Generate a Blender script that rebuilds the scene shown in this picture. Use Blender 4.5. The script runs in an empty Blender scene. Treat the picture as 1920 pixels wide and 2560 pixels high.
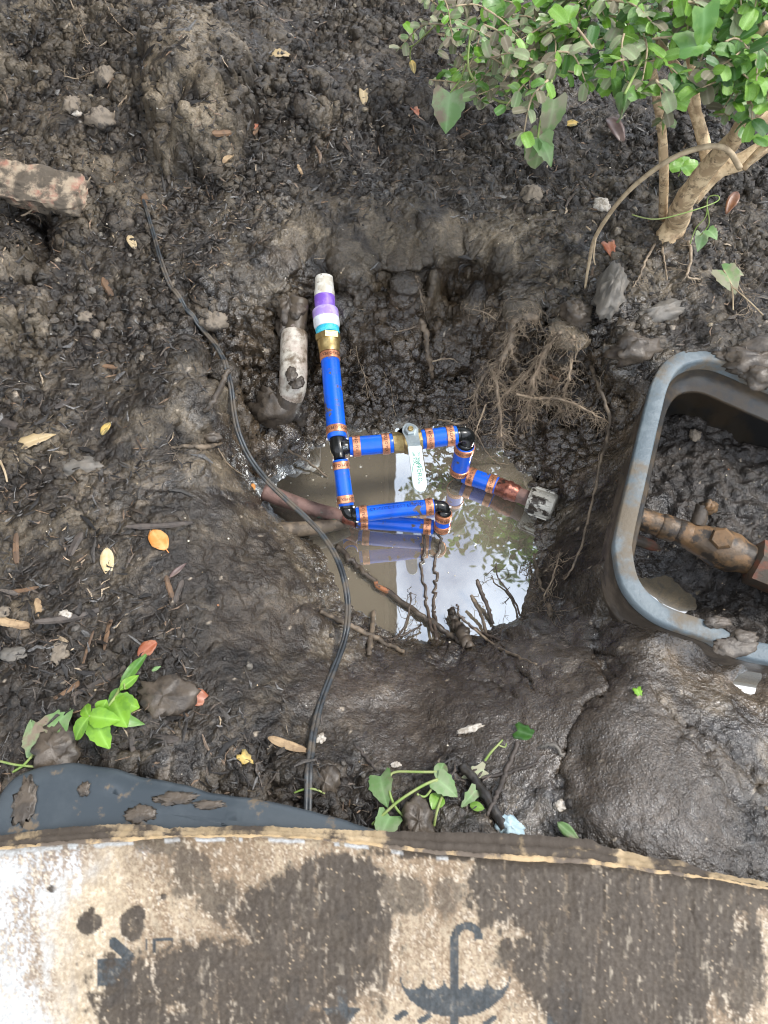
import bpy, math, random
import numpy as np
from mathutils import Vector, Matrix
random.seed(7); rng = np.random.default_rng(7)
S = bpy.context.scene; COL = S.collection
# ------------------------------------------------------------------ camera, sky, sun, exposure
HC, TH = 0.80, math.radians(28.0)
FPX = 1706.0
cam_d = bpy.data.cameras.new('camera'); cam = bpy.data.objects.new('camera', cam_d); COL.objects.link(cam)
cam.location = (0, 0, HC); cam.rotation_euler = (TH, 0, 0)
cam_d.sensor_fit = 'VERTICAL'; cam_d.sensor_height = 36.0; cam_d.sensor_width = 27.0
cam_d.lens = 18.0 / (1280.0 / FPX); cam_d.clip_start = 0.02; cam_d.clip_end = 400
cam_d.dof.use_dof = True; cam_d.dof.focus_distance = 1.06; cam_d.dof.aperture_fstop = 8.0
S.camera = cam
S.cycles.filter_width = 1.0; S.cycles.use_denoising = True
W = bpy.data.worlds.new('World'); S.world = W; W.use_nodes = True
SUN_EL, SUN_AZ = math.radians(56), math.radians(80)       # azimuth clockwise from +y
nt = W.node_tree; nt.nodes.clear()
def wn(t, **k):
    n = nt.nodes.new(t)
    for a, b in k.items(): setattr(n, a, b)
    return n
sky = wn('ShaderNodeTexSky'); sky.sky_type = 'NISHITA'; sky.sun_disc = False
sky.sun_elevation = SUN_EL; sky.sun_rotation = SUN_AZ; sky.air_density = 1.0; sky.dust_density = 1.5
tc = wn('ShaderNodeTexCoord'); nz = wn('ShaderNodeTexNoise'); nz.inputs['Scale'].default_value = 2.6
nz.inputs['Detail'].default_value = 7; nz.inputs['Roughness'].default_value = 0.55
rp = wn('ShaderNodeValToRGB'); rp.color_ramp.elements[0].position = 0.36; rp.color_ramp.elements[1].position = 0.62
mx = wn('ShaderNodeMix', data_type='RGBA'); mx.inputs['B'].default_value = (13.6, 14.2, 15.0, 1)
bg = wn('ShaderNodeBackground'); bg.inputs['Strength'].default_value = 0.11; wo = wn('ShaderNodeOutputWorld')
L = nt.links.new
L(tc.outputs['Generated'], nz.inputs['Vector']); L(nz.outputs['Fac'], rp.inputs['Fac'])
L(rp.outputs['Color'], mx.inputs['Factor']); L(sky.outputs['Color'], mx.inputs['A'])
L(mx.outputs['Result'], bg.inputs['Color']); L(bg.outputs['Background'], wo.inputs['Surface'])
sd = bpy.data.lights.new('sun', 'SUN'); sd.energy = 1.5; sd.angle = math.radians(11); sd.color = (1, 0.96, 0.9)
sun = bpy.data.objects.new('sun', sd); COL.objects.link(sun); sun.location = (2, 3, 6)
sdir = Vector((math.sin(SUN_AZ)*math.cos(SUN_EL), math.cos(SUN_AZ)*math.cos(SUN_EL), math.sin(SUN_EL)))
sun.rotation_euler = sdir.to_track_quat('Z', 'Y').to_euler()
S.view_settings.view_transform = 'Standard'; S.view_settings.look = 'None'
S.view_settings.exposure = 1.0; S.view_settings.gamma = 1.0; S.view_settings.use_curve_mapping = False
# ------------------------------------------------------------------ pixel -> world helpers (photo pixels 1920x2560)
C0 = np.array([0, 0, HC]); UP = np.array([0, math.cos(TH), math.sin(TH)]); FW = np.array([0, math.sin(TH), -math.cos(TH)])
RT = np.array([1.0, 0, 0])
def ray(px, py): return FW + RT*((px-960)/FPX) + UP*((1280-py)/FPX)
def P(px, py, z):
    d = ray(px, py); return C0 + d*((z-HC)/d[2])
def PD(px, py, dep): return C0 + ray(px, py)*dep
def proj(p):
    q = np.asarray(p, float) - C0; d = q@FW
    return 960+FPX*(q@RT)/d, 1280-FPX*(q@UP)/d
def unit(v): v = np.asarray(v, float); return v/(np.linalg.norm(v)+1e-12)
# ------------------------------------------------------------------ noise
_perm = np.random.default_rng(3).permutation(512).astype(np.int64)
def _h(i, j, s): return _perm[(_perm[(i+s*17) & 511] + j) & 511]
def perlin(x, y, s=0):
    xi = np.floor(x).astype(np.int64); yi = np.floor(y).astype(np.int64); xf = x-xi; yf = y-yi
    u = xf*xf*xf*(xf*(xf*6-15)+10); v = yf*yf*yf*(yf*(yf*6-15)+10)
    def g(i, j, a, b):
        t = _h(i, j, s)*(2*math.pi/512); return np.cos(t)*a+np.sin(t)*b
    n00 = g(xi, yi, xf, yf); n10 = g(xi+1, yi, xf-1, yf); n01 = g(xi, yi+1, xf, yf-1); n11 = g(xi+1, yi+1, xf-1, yf-1)
    return 1.5*((n00*(1-u)+n10*u)*(1-v)+(n01*(1-u)+n11*u)*v)
def fbm(x, y, sc, o=4, s=0, g=0.5):
    r = 0; a = 1; t = 0
    for k in range(o):
        r = r+a*perlin(x*sc+k*7.3, y*sc-k*3.1, s+k); t += a; a *= g; sc *= 2.03
    return r/t
_g3 = np.random.default_rng(8).normal(size=(512, 3)); _g3 /= np.linalg.norm(_g3, axis=1)[:, None]
def perlin3(x, y, z, s=0):
    xi = np.floor(x).astype(np.int64); yi = np.floor(y).astype(np.int64); zi = np.floor(z).astype(np.int64); xf = x-xi; yf = y-yi; zf_ = z-zi
    u = xf*xf*(3-2*xf); v = yf*yf*(3-2*yf); w = zf_*zf_*(3-2*zf_); r = 0
    for a in (0, 1):
        for b in (0, 1):
            for c_ in (0, 1):
                g = _g3[_perm[(_h(xi+a, yi+b, s)+zi+c_) & 511]]
                r = r+((u if a else 1-u)*(v if b else 1-v)*(w if c_ else 1-w))*(g[:, 0]*(xf-a)+g[:, 1]*(yf-b)+g[:, 2]*(zf_-c_))
    return 1.7*r
def fbm3(x, y, z, sc, o=3, s=0, g=.5, billow=False):
    r = 0; a = 1; t = 0
    for k in range(o):
        p = perlin3(x*sc+k*5.1, y*sc-k*2.7, z*sc+k*1.3, s+k); r = r+a*(np.abs(p) if billow else p); t += a; a *= g; sc *= 2.07
    return r/t
def worley(x, y, sc, s=0):
    X = x*sc; Y = y*sc; xi = np.floor(X).astype(np.int64); yi = np.floor(Y).astype(np.int64)
    f1 = np.full(X.shape, 9.0); f2 = np.full(X.shape, 9.0); idd = np.zeros(X.shape)
    for a in (-1, 0, 1):
        for b in (-1, 0, 1):
            h = _h(xi+a, yi+b, s); h2 = _h(xi+a+91, yi+b+37, s+5)
            d = np.hypot(xi+a+h/512-X, yi+b+h2/512-Y)
            n = d < f1; f2 = np.where(n, f1, np.minimum(f2, d)); idd = np.where(n, h/512, idd); f1 = np.where(n, d, f1)
    return f1, f2, idd
def sst(a, b, x):
    t = np.clip((x-a)/(b-a), 0, 1); return t*t*(3-2*t)
def segd(X, Y, pts, closed=False):
    d = np.full(X.shape, 9e9); n = len(pts)
    for i in range(n if closed else n-1):
        ax, ay = pts[i][:2]; bx, by = pts[(i+1) % n][:2]; L2 = (bx-ax)**2+(by-ay)**2+1e-12
        t = np.clip(((X-ax)*(bx-ax)+(Y-ay)*(by-ay))/L2, 0, 1)
        d = np.minimum(d, np.hypot(X-ax-t*(bx-ax), Y-ay-t*(by-ay)))
    return d
def inside(X, Y, pts):
    r = np.zeros(X.shape, bool); n = len(pts)
    for i in range(n):
        ax, ay = pts[i][:2]; bx, by = pts[(i+1) % n][:2]
        if ay == by: continue
        c = ((ay > Y) != (by > Y)) & (X < (bx-ax)*(Y-ay)/(by-ay)+ax); r ^= c
    return r
def sdist(X, Y, pts):
    d = segd(X, Y, pts, True); return np.where(inside(X, Y, pts), -d, d)
# ------------------------------------------------------------------ mesh helpers
def cr(pts, n=8, closed=False):
    p = [np.asarray(q, float) for q in pts]; out = []
    N = len(p)
    rg = range(N) if closed else range(N-1)
    for i in rg:
        if closed: a, b, c, d = p[(i-1) % N], p[i], p[(i+1) % N], p[(i+2) % N]
        else: a, b, c, d = p[max(i-1, 0)], p[i], p[i+1], p[min(i+2, N-1)]
        for k in range(n):
            t = k/n
            out.append(0.5*((2*b)+(c-a)*t+(2*a-5*b+4*c-d)*t*t+(3*b-a-3*c+d)*t**3))
    if not closed: out.append(p[-1])
    return np.array(out)
class MB:
    def __init__(s): s.v = []; s.f = []; s.c = []; s.n = 0
    def add(s, v, f, col=None):
        v = np.asarray(v, float); s.v.append(v); s.f += [tuple(int(i)+s.n for i in q) for q in f]; s.n += len(v)
        s.c.append(np.tile(np.array(col if col is not None else (1, 1, 1), float), (len(v), 1)) if col is None or np.ndim(col) == 1 else np.asarray(col, float))
        return s
    def tube(s, path, r, n=12, cap=True, col=None, flat=None):
        p = np.asarray(path, float); N = len(p); r = np.broadcast_to(np.asarray(r, float), (N,)) if np.ndim(r) < 2 else r
        T = np.gradient(p, axis=0)
        for i in range(N):
            if np.linalg.norm(T[i]) < 1e-9: T[i] = T[i-1] if i else p[1]-p[0]
        T = T/(np.linalg.norm(T, axis=1)[:, None]+1e-12)
        a = np.array([0, 0, 1.0]) if abs(T[0][2]) < .9 else np.array([1.0, 0, 0])
        u = unit(np.cross(T[0], a)); vs = []
        an = np.arange(n)*2*math.pi/n
        for i in range(N):
            u = unit(u-T[i]*(u@T[i])); w = np.cross(T[i], u)
            k = 1 if flat is None else flat
            vs.append(p[i]+r[i]*(np.cos(an)[:, None]*u+k*np.sin(an)[:, None]*w))
        fs = []
        for i in range(N-1):
            for j in range(n):
                fs.append((i*n+j, i*n+(j+1) % n, (i+1)*n+(j+1) % n, (i+1)*n+j))
        if cap: fs.append(tuple(range(n-1, -1, -1))); fs.append(tuple((N-1)*n+j for j in range(n)))
        return s.add(np.concatenate(vs), fs, col)
    def build(s, name, mat, parent=None, org=None, smooth=True, auto=None):
        v = np.concatenate(s.v); o = org
        if o is None: o = np.zeros(3)
        me = bpy.data.meshes.new(name); me.from_pydata((v-np.asarray(o)).tolist(), [], s.f)
        c = np.concatenate(s.c)
        if not np.allclose(c, 1):
            at = me.color_attributes.new('Col', 'FLOAT_COLOR', 'POINT')
            at.data.foreach_set('color', np.c_[c, np.ones(len(c))].astype(np.float32).ravel())
        if smooth: me.polygons.foreach_set('use_smooth', [True]*len(me.polygons))
        me.materials.append(mat); me.update()
        if auto: me.set_sharp_from_angle(angle=math.radians(auto))
        ob = bpy.data.objects.new(name, me); COL.objects.link(ob)
        if parent is not None: ob.parent = parent
        return ob
    def solo(s, name, mat, label, cat, group=None, **k):
        v = np.concatenate(s.v); org = np.array([v[:, 0].mean(), v[:, 1].mean(), v[:, 2].min()])
        ob = s.build(name, mat, None, org, **k); ob.location = org; tag(ob, label, cat, group); return ob
def tag(o, label, cat, group=None):
    o['label'] = label; o['category'] = cat
    if group: o['group'] = group
def thing(name, label, cat, loc, group=None):
    o = bpy.data.objects.new(name, None); o.empty_display_size = .02; COL.objects.link(o); o.location = tuple(loc); tag(o, label, cat, group); return o
# ------------------------------------------------------------------ materials
def mat(name, c1, c2=None, sc=20, rough=.5, rough2=None, metal=0, bump=0, bsc=200, thr=(.42, .58), attr=False, c3=None, sc3=60, thr3=(.55, .65), spec=.5, rough3=None, coat=0, trans=0):
    m = bpy.data.materials.new(name); m.use_nodes = True; t = m.node_tree; N = t.nodes; K = t.links.new
    b = N['Principled BSDF']; b.inputs['Metallic'].default_value = metal; b.inputs['Specular IOR Level'].default_value = spec
    b.inputs['Roughness'].default_value = rough; b.inputs['Coat Weight'].default_value = coat; b.inputs['Coat Roughness'].default_value = .15
    co = N.new('ShaderNodeTexCoord')
    def noise(scale, det=6):
        n = N.new('ShaderNodeTexNoise'); n.inputs['Scale'].default_value = scale; n.inputs['Detail'].default_value = det; n.inputs['Roughness'].default_value = .6
        K(co.outputs['Object'], n.inputs['Vector']); return n.outputs['Fac']
    def ramp(src, th):
        r = N.new('ShaderNodeMapRange'); r.interpolation_type = 'SMOOTHSTEP'; r.inputs['From Min'].default_value = th[0]; r.inputs['From Max'].default_value = th[1]
        K(src, r.inputs['Value']); return r.outputs['Result']
    def mixc(f, a, b2):
        x = N.new('ShaderNodeMix'); x.data_type = 'RGBA'; K(f, x.inputs['Factor'])
        for s_, q in (('A', a), ('B', b2)):
            if hasattr(q, 'is_output'): K(q, x.inputs[s_])
            else: x.inputs[s_].default_value = (*q, 1)
        return x.outputs['Result']
    def mixf(f, a, b2):
        x = N.new('ShaderNodeMix'); x.data_type = 'FLOAT'; K(f, x.inputs['Factor'])
        for s_, q in (('A', a), ('B', b2)):
            if hasattr(q, 'is_output'): K(q, x.inputs[s_])
            else: x.inputs[s_].default_value = q
        return x.outputs['Result']
    col = c1; rg = rough
    if attr:
        a = N.new('ShaderNodeAttribute'); a.attribute_name = 'Col'; col = a.outputs['Color']
        if c2 is not None:                              # c2 = multiplicative variation range
            x = N.new('ShaderNodeMix'); x.data_type = 'RGBA'; x.blend_type = 'MULTIPLY'; x.inputs['Factor'].default_value = 1
            K(col, x.inputs['A']); K(mixc(ramp(noise(sc), thr), c2[0], c2[1]), x.inputs['B']); col = x.outputs['Result']
    elif c2 is not None:
        f = ramp(noise(sc), thr); col = mixc(f, c1, c2)
        if rough2 is not None: rg = mixf(f, rough, rough2)
    if c3 is not None:
        f3 = ramp(noise(sc3, 8), thr3); col = mixc(f3, col, c3)
        if rough3 is not None: rg = mixf(f3, rg, rough3)
    if trans:                                           # leaves: paler midrib
        av = N.new('ShaderNodeAttribute'); av.attribute_name = 'Col'; mv = N.new('ShaderNodeMath'); mv.operation = 'MULTIPLY'; mv.inputs[1].default_value = .55; pw = N.new('ShaderNodeMath'); pw.operation = 'POWER'; pw.inputs[1].default_value = 3
        K(av.outputs['Fac'], pw.inputs[0]); K(pw.outputs[0], mv.inputs[0]); col = mixc(mv.outputs[0], col, tuple(min(1, q*1.5+.10) for q in c1))
    if hasattr(col, 'is_output'): K(col, b.inputs['Base Color'])
    else: b.inputs['Base Color'].default_value = (*col, 1)
    if hasattr(rg, 'is_output'): K(rg, b.inputs['Roughness'])
    if bump:
        bp = N.new('ShaderNodeBump'); bp.inputs['Strength'].default_value = bump; bp.inputs['Distance'].default_value = .002
        K(noise(bsc, 8), bp.inputs['Height']); K(bp.outputs['Normal'], b.inputs['Normal'])
    if trans:
        tr = N.new('ShaderNodeBsdfTranslucent'); ms = N.new('ShaderNodeMixShader'); ms.inputs[0].default_value = trans
        if hasattr(col, 'is_output'): K(col, tr.inputs['Color'])
        else: tr.inputs['Color'].default_value = (*col, 1)
        K(b.outputs[0], ms.inputs[1]); K(tr.outputs[0], ms.inputs[2]); K(ms.outputs[0], N['Material Output'].inputs['Surface'])
    return m
MUD = (.045, .036, .028)
M = dict(
 blue=mat('blue_pex', (.004, .115, .72), (.004, .100, .62), 30, .28, spec=.5, bump=.05, bsc=300, c3=(.11, .085, .06), sc3=60, thr3=(.585, .66), rough3=.7),
 copper=mat('copper_band', (.74, .34, .19), (.56, .23, .12), 90, .3, metal=.65, bump=.15, bsc=500, c3=(.12, .06, .04), sc3=160, thr3=(.62, .72)),
 copperold=mat('copper_old', (.32, .12, .08), (.16, .06, .045), 120, .35, metal=.6, bump=.3, bsc=300, c3=MUD, sc3=70, thr3=(.55, .65)),
 copperdull=mat('copper_dull', (.20, .12, .10), (.12, .075, .062), 50, .6, metal=.15, bump=.4, bsc=250, c3=(.10, .25, .17), sc3=28, thr3=(.60, .66)),
 brass=mat('brass', (.50, .38, .17), (.36, .26, .11), 70, .36, metal=.85, bump=.2, bsc=400, c3=(.10, .08, .05), sc3=150, thr3=(.6, .75)),
 black=mat('black_fitting', (.008, .009, .009), None, rough=.25, bump=.08, bsc=200, c3=(.05, .045, .038), sc3=90, thr3=(.66, .78), rough3=.6),
 white=mat('glint_white', (.75, .76, .76), None, rough=.4),  # plain white for the modelled glints on fitting edges
 pvc=mat('pvc', (.72, .70, .62), (.55, .50, .40), 60, .4, bump=.1, c3=(.16, .12, .07), sc3=140, thr3=(.6, .68)),
 purple=mat('purple_primer', (.20, .09, .50), (.30, .17, .62), 60, .35, bump=.08),
 lilac=mat('lilac_primer', (.36, .24, .62), (.50, .40, .68), 70, .35, bump=.08),
 pvcwhite=mat('pvc_white', (.74, .78, .78), (.62, .64, .66), 80, .35, bump=.1, c3=(.30, .27, .24), sc3=160, thr3=(.66, .72)),
 teal=mat('teal_tape', (.03, .42, .60), (.08, .58, .70), 200, .35, bump=.3, bsc=400),
 pvcmud=mat('pvc_muddy', (.58, .54, .46), (.44, .37, .31), 26, .45, bump=.45, bsc=160, c3=(.13, .095, .06), sc3=60, thr3=(.42, .70), rough3=.5),
 pvcrun=mat('pvc_run', (.26, .16, .34), (.45, .38, .36), 40, .45, bump=.5, bsc=160, c3=(.085, .066, .046), sc3=24, thr3=(.30, .42), rough3=.4),
 mud=mat('mud_coat', (.095, .075, .056), (.055, .044, .034), 40, .4, bump=.7, bsc=120),
 steel=mat('zinc_plate', (.42, .47, .48), (.32, .36, .37), 60, .35, metal=.7, bump=.1),
 handle=mat('handle_sleeve', (.66, .74, .71), (.60, .68, .66), 40, .35, bump=.05, c3=(.36, .36, .33), sc3=120, thr3=(.7, .76)),
 green=mat('green_ink', (.03, .24, .15), None, rough=.5),
 darkink=mat('dark_ink', (.03, .02, .018), None, rough=.5),
 blueink=mat('pipe_print', (.004, .03, .22), None, rough=.4),
 galv=mat('galvanised', (.40, .38, .33), (.55, .53, .47), 50, .4, metal=.35, bump=.4, bsc=160, c3=MUD, sc3=50, thr3=(.50, .58)),
 boxrim=mat('box_plastic', (.10, .128, .145), (.145, .175, .19), 25, .5, bump=.5, bsc=220, c3=(.135, .11, .078), sc3=11, thr3=(.47, .60), rough3=.75),
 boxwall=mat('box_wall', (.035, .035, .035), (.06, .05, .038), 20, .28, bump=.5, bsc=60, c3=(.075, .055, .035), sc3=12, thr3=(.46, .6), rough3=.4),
 bronze=mat('bronze_muddy', (.21, .125, .062), (.11, .075, .045), 40, .45, metal=.12, bump=.5, bsc=140, c3=(.045, .036, .028), sc3=45, thr3=(.5, .6)),
 rednut=mat('red_paint', (.20, .075, .045), (.13, .09, .06), 50, .5, bump=.4, c3=(.09, .072, .054), sc3=36, thr3=(.42, .56)),
 lid=mat('lid_plastic', (.040, .052, .062), (.055, .068, .078), 12, .42, bump=.12, bsc=160, c3=(.15, .115, .078), sc3=38, thr3=(.585, .68), rough3=.8),
 cable=mat('cable_sheath', (.022, .026, .030), (.045, .052, .058), 40, .4, bump=.4, bsc=140, c3=(.10, .082, .062), sc3=30, thr3=(.46, .60), rough3=.75),
 root=mat('root_bark', (.19, .145, .10), (.085, .066, .047), 60, .6, bump=.5, bsc=250),
 rootpale=mat('root_pale', (.33, .255, .175), (.17, .13, .09), 60, .6, bump=.4, bsc=250),
 rootdark=mat('root_wet', (.055, .042, .033), (.095, .07, .052), 70, .35, bump=.5, bsc=220),
 rootorange=mat('root_peeled', (.05, .04, .032), (.09, .07, .05), 60, .4, bump=.5, c3=(.35, .14, .06), sc3=18, thr3=(.62, .66)),
 bark=mat('shrub_bark', (.68, .52, .32), (.44, .31, .18), 70, .75, bump=1.0, bsc=110, c3=(.24, .17, .10), sc3=90, thr3=(.54, .66)),
 drystem=mat('dry_stem', (.46, .36, .23), (.32, .24, .15), 60, .7, bump=.4),
 stem=mat('green_stem', (.20, .30, .07), (.28, .33, .12), 50, .5),
 stick=mat('wet_stick', (.025, .022, .02), (.045, .038, .03), 60, .4, bump=.6, bsc=150),
 chip=mat('wood_chip', (.17, .10, .055), (.10, .062, .038), 60, .7, bump=.6, bsc=220),
 chippale=mat('pale_wood', (.40, .28, .16), (.24, .16, .09), 60, .7, bump=.5, bsc=200),
 chipdark=mat('dark_wood', (.045, .037, .032), (.075, .06, .05), 60, .6, bump=.6, bsc=200),
 stone=mat('stone', (.20, .165, .125), (.27, .22, .165), 60, .7, bump=.6, c3=(.07, .06, .05), sc3=60, thr3=(.45, .60)),
 greystone=mat('grey_stone', (.12, .11, .095), (.17, .15, .125), 30, .55, bump=.5, bsc=120, c3=(.32, .24, .14), sc3=16, thr3=(.68, .72)),
 brick=mat('brick', (.34, .17, .12), (.40, .32, .23), 30, .8, bump=.9, bsc=110, thr=(.34, .50), c3=(.11, .09, .068), sc3=34, thr3=(.40, .56)),
 foam=mat('blue_foam', (.50, .66, .72), (.38, .52, .58), 70, .7, bump=.5, bsc=150),
 shell=mat('shell_white', (.50, .46, .40), (.30, .26, .21), 200, .6, bump=.4),
)
LEAFM = dict(
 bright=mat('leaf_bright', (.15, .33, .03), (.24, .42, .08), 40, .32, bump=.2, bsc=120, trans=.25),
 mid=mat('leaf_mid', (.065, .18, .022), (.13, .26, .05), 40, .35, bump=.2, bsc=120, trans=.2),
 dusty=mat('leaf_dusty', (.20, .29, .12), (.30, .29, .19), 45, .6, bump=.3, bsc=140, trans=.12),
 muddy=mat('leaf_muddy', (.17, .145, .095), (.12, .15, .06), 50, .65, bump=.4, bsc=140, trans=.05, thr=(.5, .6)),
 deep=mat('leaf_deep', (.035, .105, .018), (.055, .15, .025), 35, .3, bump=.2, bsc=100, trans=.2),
 vine=mat('vine_leaf', (.14, .26, .085), (.22, .30, .15), 30, .55, bump=.5, bsc=70, trans=.15, c3=(.22, .17, .12), sc3=22, thr3=(.52, .62)),
 lime=mat('seedling_leaf', (.22, .44, .035), (.15, .33, .03), 60, .5, bump=.5, bsc=90, trans=.3),
 orange=mat('leaf_orange', (.62, .25, .055), (.70, .36, .12), 60, .5, bump=.3, bsc=120, trans=.15),
 pale=mat('leaf_pale', (.58, .44, .22), (.66, .54, .34), 50, .6, bump=.3, bsc=120, trans=.15, c3=(.09, .07, .05), sc3=26, thr3=(.60, .64)),
 rust=mat('leaf_rust', (.30, .09, .04), (.38, .16, .09), 50, .4, bump=.3, bsc=120, trans=.1, c3=(.05, .04, .035), sc3=40, thr3=(.58, .64)),
 brownpod=mat('pod_brown', (.20, .085, .035), (.14, .06, .03), 40, .35, bump=.2),
 purplepod=mat('pod_purple', (.10, .065, .06), (.15, .10, .085), 40, .4, bump=.2),
 paledirty=mat('leaf_pale_dirty', (.40, .30, .16), (.46, .36, .22), 50, .6, bump=.3, bsc=120, trans=.1, c3=(.08, .06, .042), sc3=50, thr3=(.50, .60)),
 yellow=mat('leaf_yellow', (.52, .36, .10), (.25, .2, .08), 60, .6, bump=.3, trans=.1),
)
# ------------------------------------------------------------------ the ground
WZ = -0.205
BOXPX = [(1975, 965), (1880, 925), (1800, 893), (1742, 888), (1690, 905), (1655, 950), (1632, 1030), (1595, 1190), (1563, 1330), (1560, 1385), (1582, 1465), (1650, 1530), (1770, 1575), (1920, 1632)]
BOXZ = 0.010
box_w = [P(x, y, BOXZ)[:2] for x, y in BOXPX]
bx_r = max(p[0] for p in box_w)+.08
box_w += [np.array([bx_r+.04, box_w[-1][1]-.03]), np.array([bx_r+.09, box_w[-1][1]+.03]), np.array([bx_r+.08, (box_w[0][1]+box_w[13][1])/2]), np.array([bx_r+.06, box_w[0][1]-.08])]
BOXPATH = cr([np.array([p[0], p[1], 0]) for p in box_w], 8, True)[:, :2]
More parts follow.
